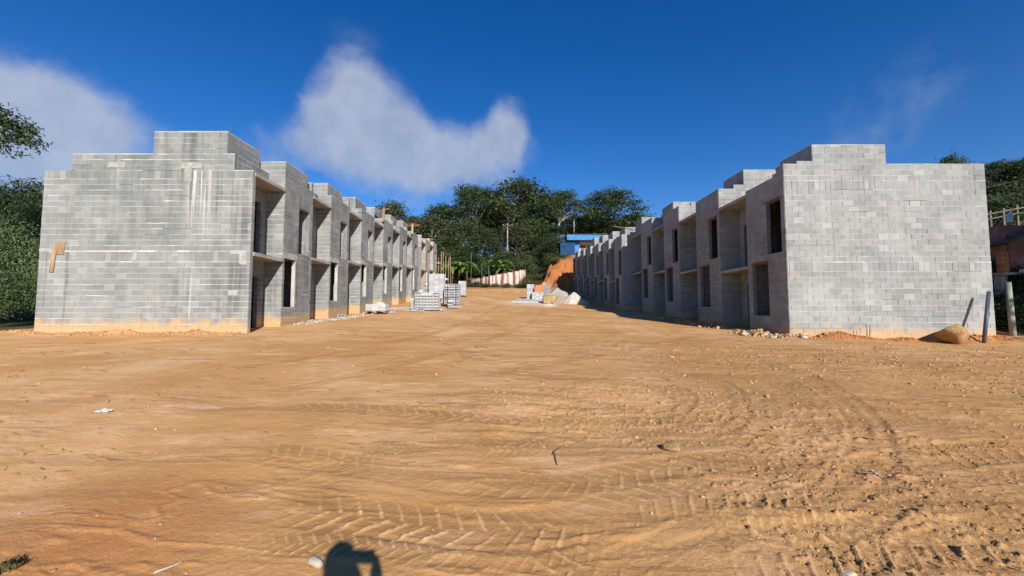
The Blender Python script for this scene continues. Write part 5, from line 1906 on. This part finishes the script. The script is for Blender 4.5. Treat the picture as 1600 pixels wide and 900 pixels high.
def heap(px, d_, rx, ry, hz, mat, label, seed, name):
    x = (px - 800) / FPX * d_
    n, m_ = 40, 14
    V, F = [], []
    r = np.random.default_rng(seed)
    ph = r.uniform(0, 6, 4)
    for j in range(m_):
        q = j / (m_ - 1)
        for i in range(n):
            a = 2 * math.pi * i / n
            rad = q * (1 + 0.13 * math.sin(2 * a + ph[0]) + 0.08 * math.sin(5 * a + ph[1]) + 0.05 * math.sin(9 * a + ph[2]))
            xx, yy = x + rx * rad * math.cos(a), d_ + ry * rad * math.sin(a)
            zz = hz * max(0, 1 - q) ** 0.9 * (1 + 0.10 * math.sin(4 * a + ph[3]) * q * 2)
            V.append((xx, yy, zz))
    V = np.array(V)
    V[:, 2] += ground_full(V[:, 0], V[:, 1]) - 0.05 + 0.16 * hz * fbm(V[:, 0] * 1, V[:, 1], 0.5, 3) * (V[:, 2] > 0.02)
    for j in range(m_ - 1):
        for i in range(n):
            F.append((j * n + i, j * n + (i + 1) % n, (j + 1) * n + (i + 1) % n, (j + 1) * n + i))
    o = link(name, mesh_np(name, V, F, mat, True))
    return tag(o, label, "heap")


M['sand'] = mat_plain("pale_sand", (0.42, 0.37, 0.30), (0.56, 0.50, 0.42), 3.0, bmp=0.5)
M['gravel'] = mat_plain("brown_gravel", (0.30, 0.22, 0.13), (0.46, 0.35, 0.22), 8.0, bmp=0.6)
M['greygravel'] = mat_plain("grey_gravel", (0.22, 0.225, 0.23), (0.36, 0.36, 0.36), 8.0, bmp=0.6)
heap(897, 40.0, 1.45, 1.3, 1.15, M['sand'], "pale sand heap in front of the shaded right row", 1, "sand_heap")
heap(871, 41.5, 1.3, 1.2, 0.95, M['gravel'], "brown gravel heap between the yellow box and the sand", 2, "gravel_heap")
heap(872, 45.5, 1.9, 1.4, 1.25, M['greygravel'], "grey gravel heap behind the brown one", 3, "gravel_heap")
heap(858, 36.0, 1.0, 0.6, 0.28, M['sand'], "low spill of pale sand before the yellow box", 4, "sand_spill")
d = 41.2
x0, x1 = (800 - 800) / FPX * d, (848 - 800) / FPX * d
mb = MB()
zz = [gz(x0, d - 1.6) + 0.07, gz(x1, d - 1.6) + 0.07, gz(x1, d + 1.6) + 0.07, gz(x0 + .6, d + 1.6) + 0.07]
cs = [(x0, d - 1.6), (x1, d - 1.6), (x1, d + 1.6), (x0 + 0.6, d + 1.6)]
mb.raw([(c[0], c[1], z - 0.25) for c, z in zip(cs, zz)] + [(c[0], c[1], z + 0.03) for c, z in zip(cs, zz)], BOXF)
tag(mb.obj("mixing_slab", M['render'], None), "pale concrete mixing slab on the ground before the right hand stacks", "slab")

# ------------------------------------------------------------------ small things on the houses
o = MB().obox(((-16.0), 14.375, EYE + 2.27), (0.36, 0.03, 0.46), Matrix.Rotation(R(4), 3, 'Y')).obj("plywood_patch", M['wood'], None)
tag(o, "square of brown plywood fixed to the left end wall at floor level", "board")
o = MB().obox(((-16.2), 14.37, EYE + 1.80), (0.15, 0.035, 0.78), Matrix.Rotation(R(5), 3, 'Y')).obj("timber_strip", M['wood'], None)
tag(o, "narrow timber strip hanging down the left end wall below the plywood", "board")


def beam(name, label, pa, pb, w_, mat, cat="plank", group=None):
    pa, pb = Vector(pa), Vector(pb)
    dv = pb - pa
    rot = dv.to_track_quat('X', 'Z').to_matrix()
    o = MB().obox((pa + pb) / 2, (dv.length, w_, w_ * 0.5), rot).obj(name, mat, None)
    return tag(o, label, cat, group)


GR = "planks lying on the roofs"
beam("plank", "plank sticking up from the fourth roof of the left row", (-9.9, 28.6, EYE + 7.0), (-9.3, 30.6, EYE + 7.85), 0.12, M['wood'], group=GR)
beam("plank", "upright plank at the corner of the fourth roof of the left row", (-9.22, 29.0, EYE + 6.5), (-9.22, 29.1, EYE + 7.5), 0.16, M['wood'], group=GR)
beam("plank", "upright plank near the far end of the left roofs", (-9.2, 37.4, EYE + 7.2), (-9.2, 37.5, EYE + 8.2), 0.16, M['wood'], group=GR)
beam("plank", "dark plank laid across the far end of the left roofs", (-10.8, 39.2, EYE + 8.3), (-8.9, 39.0, EYE + 8.35), 0.3, M['woodred'], group=GR)
beam("plank", "pale plank slanting over the parapet of the right row", (8.7, 34.6, EYE + 7.35), (9.9, 33.2, EYE + 6.75), 0.14, M['wood'], group=GR)
for i, (x, y, z, hh) in enumerate([(-10.24, 14.5, 6.5, 0.28), (-10.26, 16.2, 6.5, 0.3), (XL - 0.1, 18.2, 6.15, 0.22), (13.42, 14.6, 6.06, 0.17), (13.3, 14.62, 6.06, 0.1), (10.9, 25.9, 7.08, 0.3)]):
    pole("rebar_stub", ["thin steel rod on the near corner of the left roof tank", "thin steel rod on the far corner of the left roof tank", "short steel rod on the second left roof tank",
                        "upright steel rod on the right end of the right roof tank", "short steel rod beside the upright one on the right roof tank", "thin steel rod on the third roof of the right row"][i],
         "rod", [(x, y, EYE + z - 0.05), (x + 0.01, y, EYE + z + hh)], [0.012, 0.010], M['rebar'], 5, "steel rods on the roofs")
# timber props and the half built bay beyond the left row
hb = thing("half_built_bay", "half built raw bay with timber deck at the end of the left row", "house", (-10.4, 53, gz(-10.4, 53)))
g = gz(-9.5, 53)
MB().box(-12.5, -9.6, 51.2, 54.5, g - 0.3, g + 2.4).obj("lower_wall", M['blockB'], hb)
MB().box(-12.7, -9.0, 51.0, 54.8, g + 3.6, g + 3.8).obj("deck", M['wood'], hb)
MB().box(-12.5, -10.6, 51.6, 54.4, g + 3.81, g + 5.0).obj("upper_wall", M['blockB'], hb)
for i in range(6):
    y = 51.3 + 0.55 * i
    x = -9.25 + 0.22 * i + random.uniform(-.05, .05)
    pole("timber_prop", ["nearest", "second", "third", "fourth", "fifth", "farthest"][i] + " of six tall timber props at the far end of the left row", "prop", [(x, y, gz(x, y) - 0.1), (x + random.uniform(-.12, .12), y, EYE + random.uniform(6.4, 7.8))], [0.05, 0.04], M['wood'], 6, "timber props")


# ------------------------------------------------------------------ the photographer, seen only as a shadow
def photographer():
    gx, gy = 0.0, -0.36
    g = gz(gx, gy)
    V, Rr, Ed = [], [], []

    def add(p, r, parent=None):
        V.append(p)
        Rr.append(r if isinstance(r, tuple) else (r, r))
        if parent is not None:
            Ed.append((parent, len(V) - 1))
        return len(V) - 1
    hx, hy = -0.045, -0.33
    pel = add((hx, hy, g + 0.95), (0.17, 0.13))
    wst = add((hx, hy, g + 1.12), (0.15, 0.11), pel)
    cst = add((hx, hy + 0.01, g + 1.35), (0.18, 0.125), wst)
    nk0 = add((hx, hy + 0.02, g + 1.56), (0.085, 0.075), cst)
    nk = add((hx, hy + 0.04, g + 1.61), (0.075, 0.065), nk0)
    j = add((hx, hy + 0.06, g + 1.67), (0.096, 0.088), nk)
    hd = add((hx, hy + 0.06, g + 1.765), (0.105, 0.115), j)
    add((hx, hy + 0.05, g + 1.85), (0.052, 0.055), hd)
    for s in (-1, 1):
        hp = add((hx + s * 0.10, hy, g + 0.88), 0.095, pel)
        kn = add((hx + s * 0.12, hy + 0.02, g + 0.50), 0.062, hp)
        an = add((hx + s * 0.14, hy - 0.02, g + 0.09), 0.045, kn)
        add((hx + s * 0.16, hy + 0.15, g + 0.045), (0.045, 0.035), an)
        sh_ = add((hx + s * 0.19, hy + 0.01, g + 1.48), 0.075, cst)
        el = add((hx + s * 0.27, hy + 0.17, g + 1.26), 0.058, sh_)
        wr = add(((0.012 if s < 0 else 0.095), -0.075, EYE - 0.095), 0.040, el)
        pm = add(((-0.02 if s < 0 else 0.088), -0.047, EYE - 0.045), (0.036, 0.028), wr)
        for f_, (dz, l) in enumerate(((0.012, 0.030), (0.000, 0.034), (-0.012, 0.032), (-0.024, 0.026))):
            k1 = add((s * 0.094, -0.022, EYE - 0.012 + dz), 0.0085, pm)
            add((s * (0.094 - l), -0.0115, EYE - 0.012 + dz), 0.0075, k1)
        t1 = add((s * 0.084, -0.045, EYE - 0.012), 0.010, pm)
        add((s * 0.066, -0.035, EYE + 0.004), 0.0085, t1)
    me = bpy.data.meshes.new("person")
    me.from_pydata(V, Ed, [])
    me.materials.append(mat_plain("clothing", (0.05, 0.06, 0.09), (0.09, 0.10, 0.14), 3.0))
    o = link("person", me)
    sm = o.modifiers.new("skin", 'SKIN')
    sm.use_smooth_shade = True
    for i, sv in enumerate(me.skin_vertices[0].data):
        sv.radius = Rr[i]
        sv.use_root = (i == 0)
    ss = o.modifiers.new("subdivision", 'SUBSURF')
    ss.levels = ss.render_levels = 1
    tag(o, "photographer standing at the camera, seen only as the shadow at the bottom", "person")
    ph = MB().box(-0.079, 0.079, -0.028, -0.020, EYE - 0.042, EYE + 0.040).obj("phone", M['strap'], None)
    tag(ph, "phone held up in both hands, part of the photographer's shadow", "phone")


photographer()
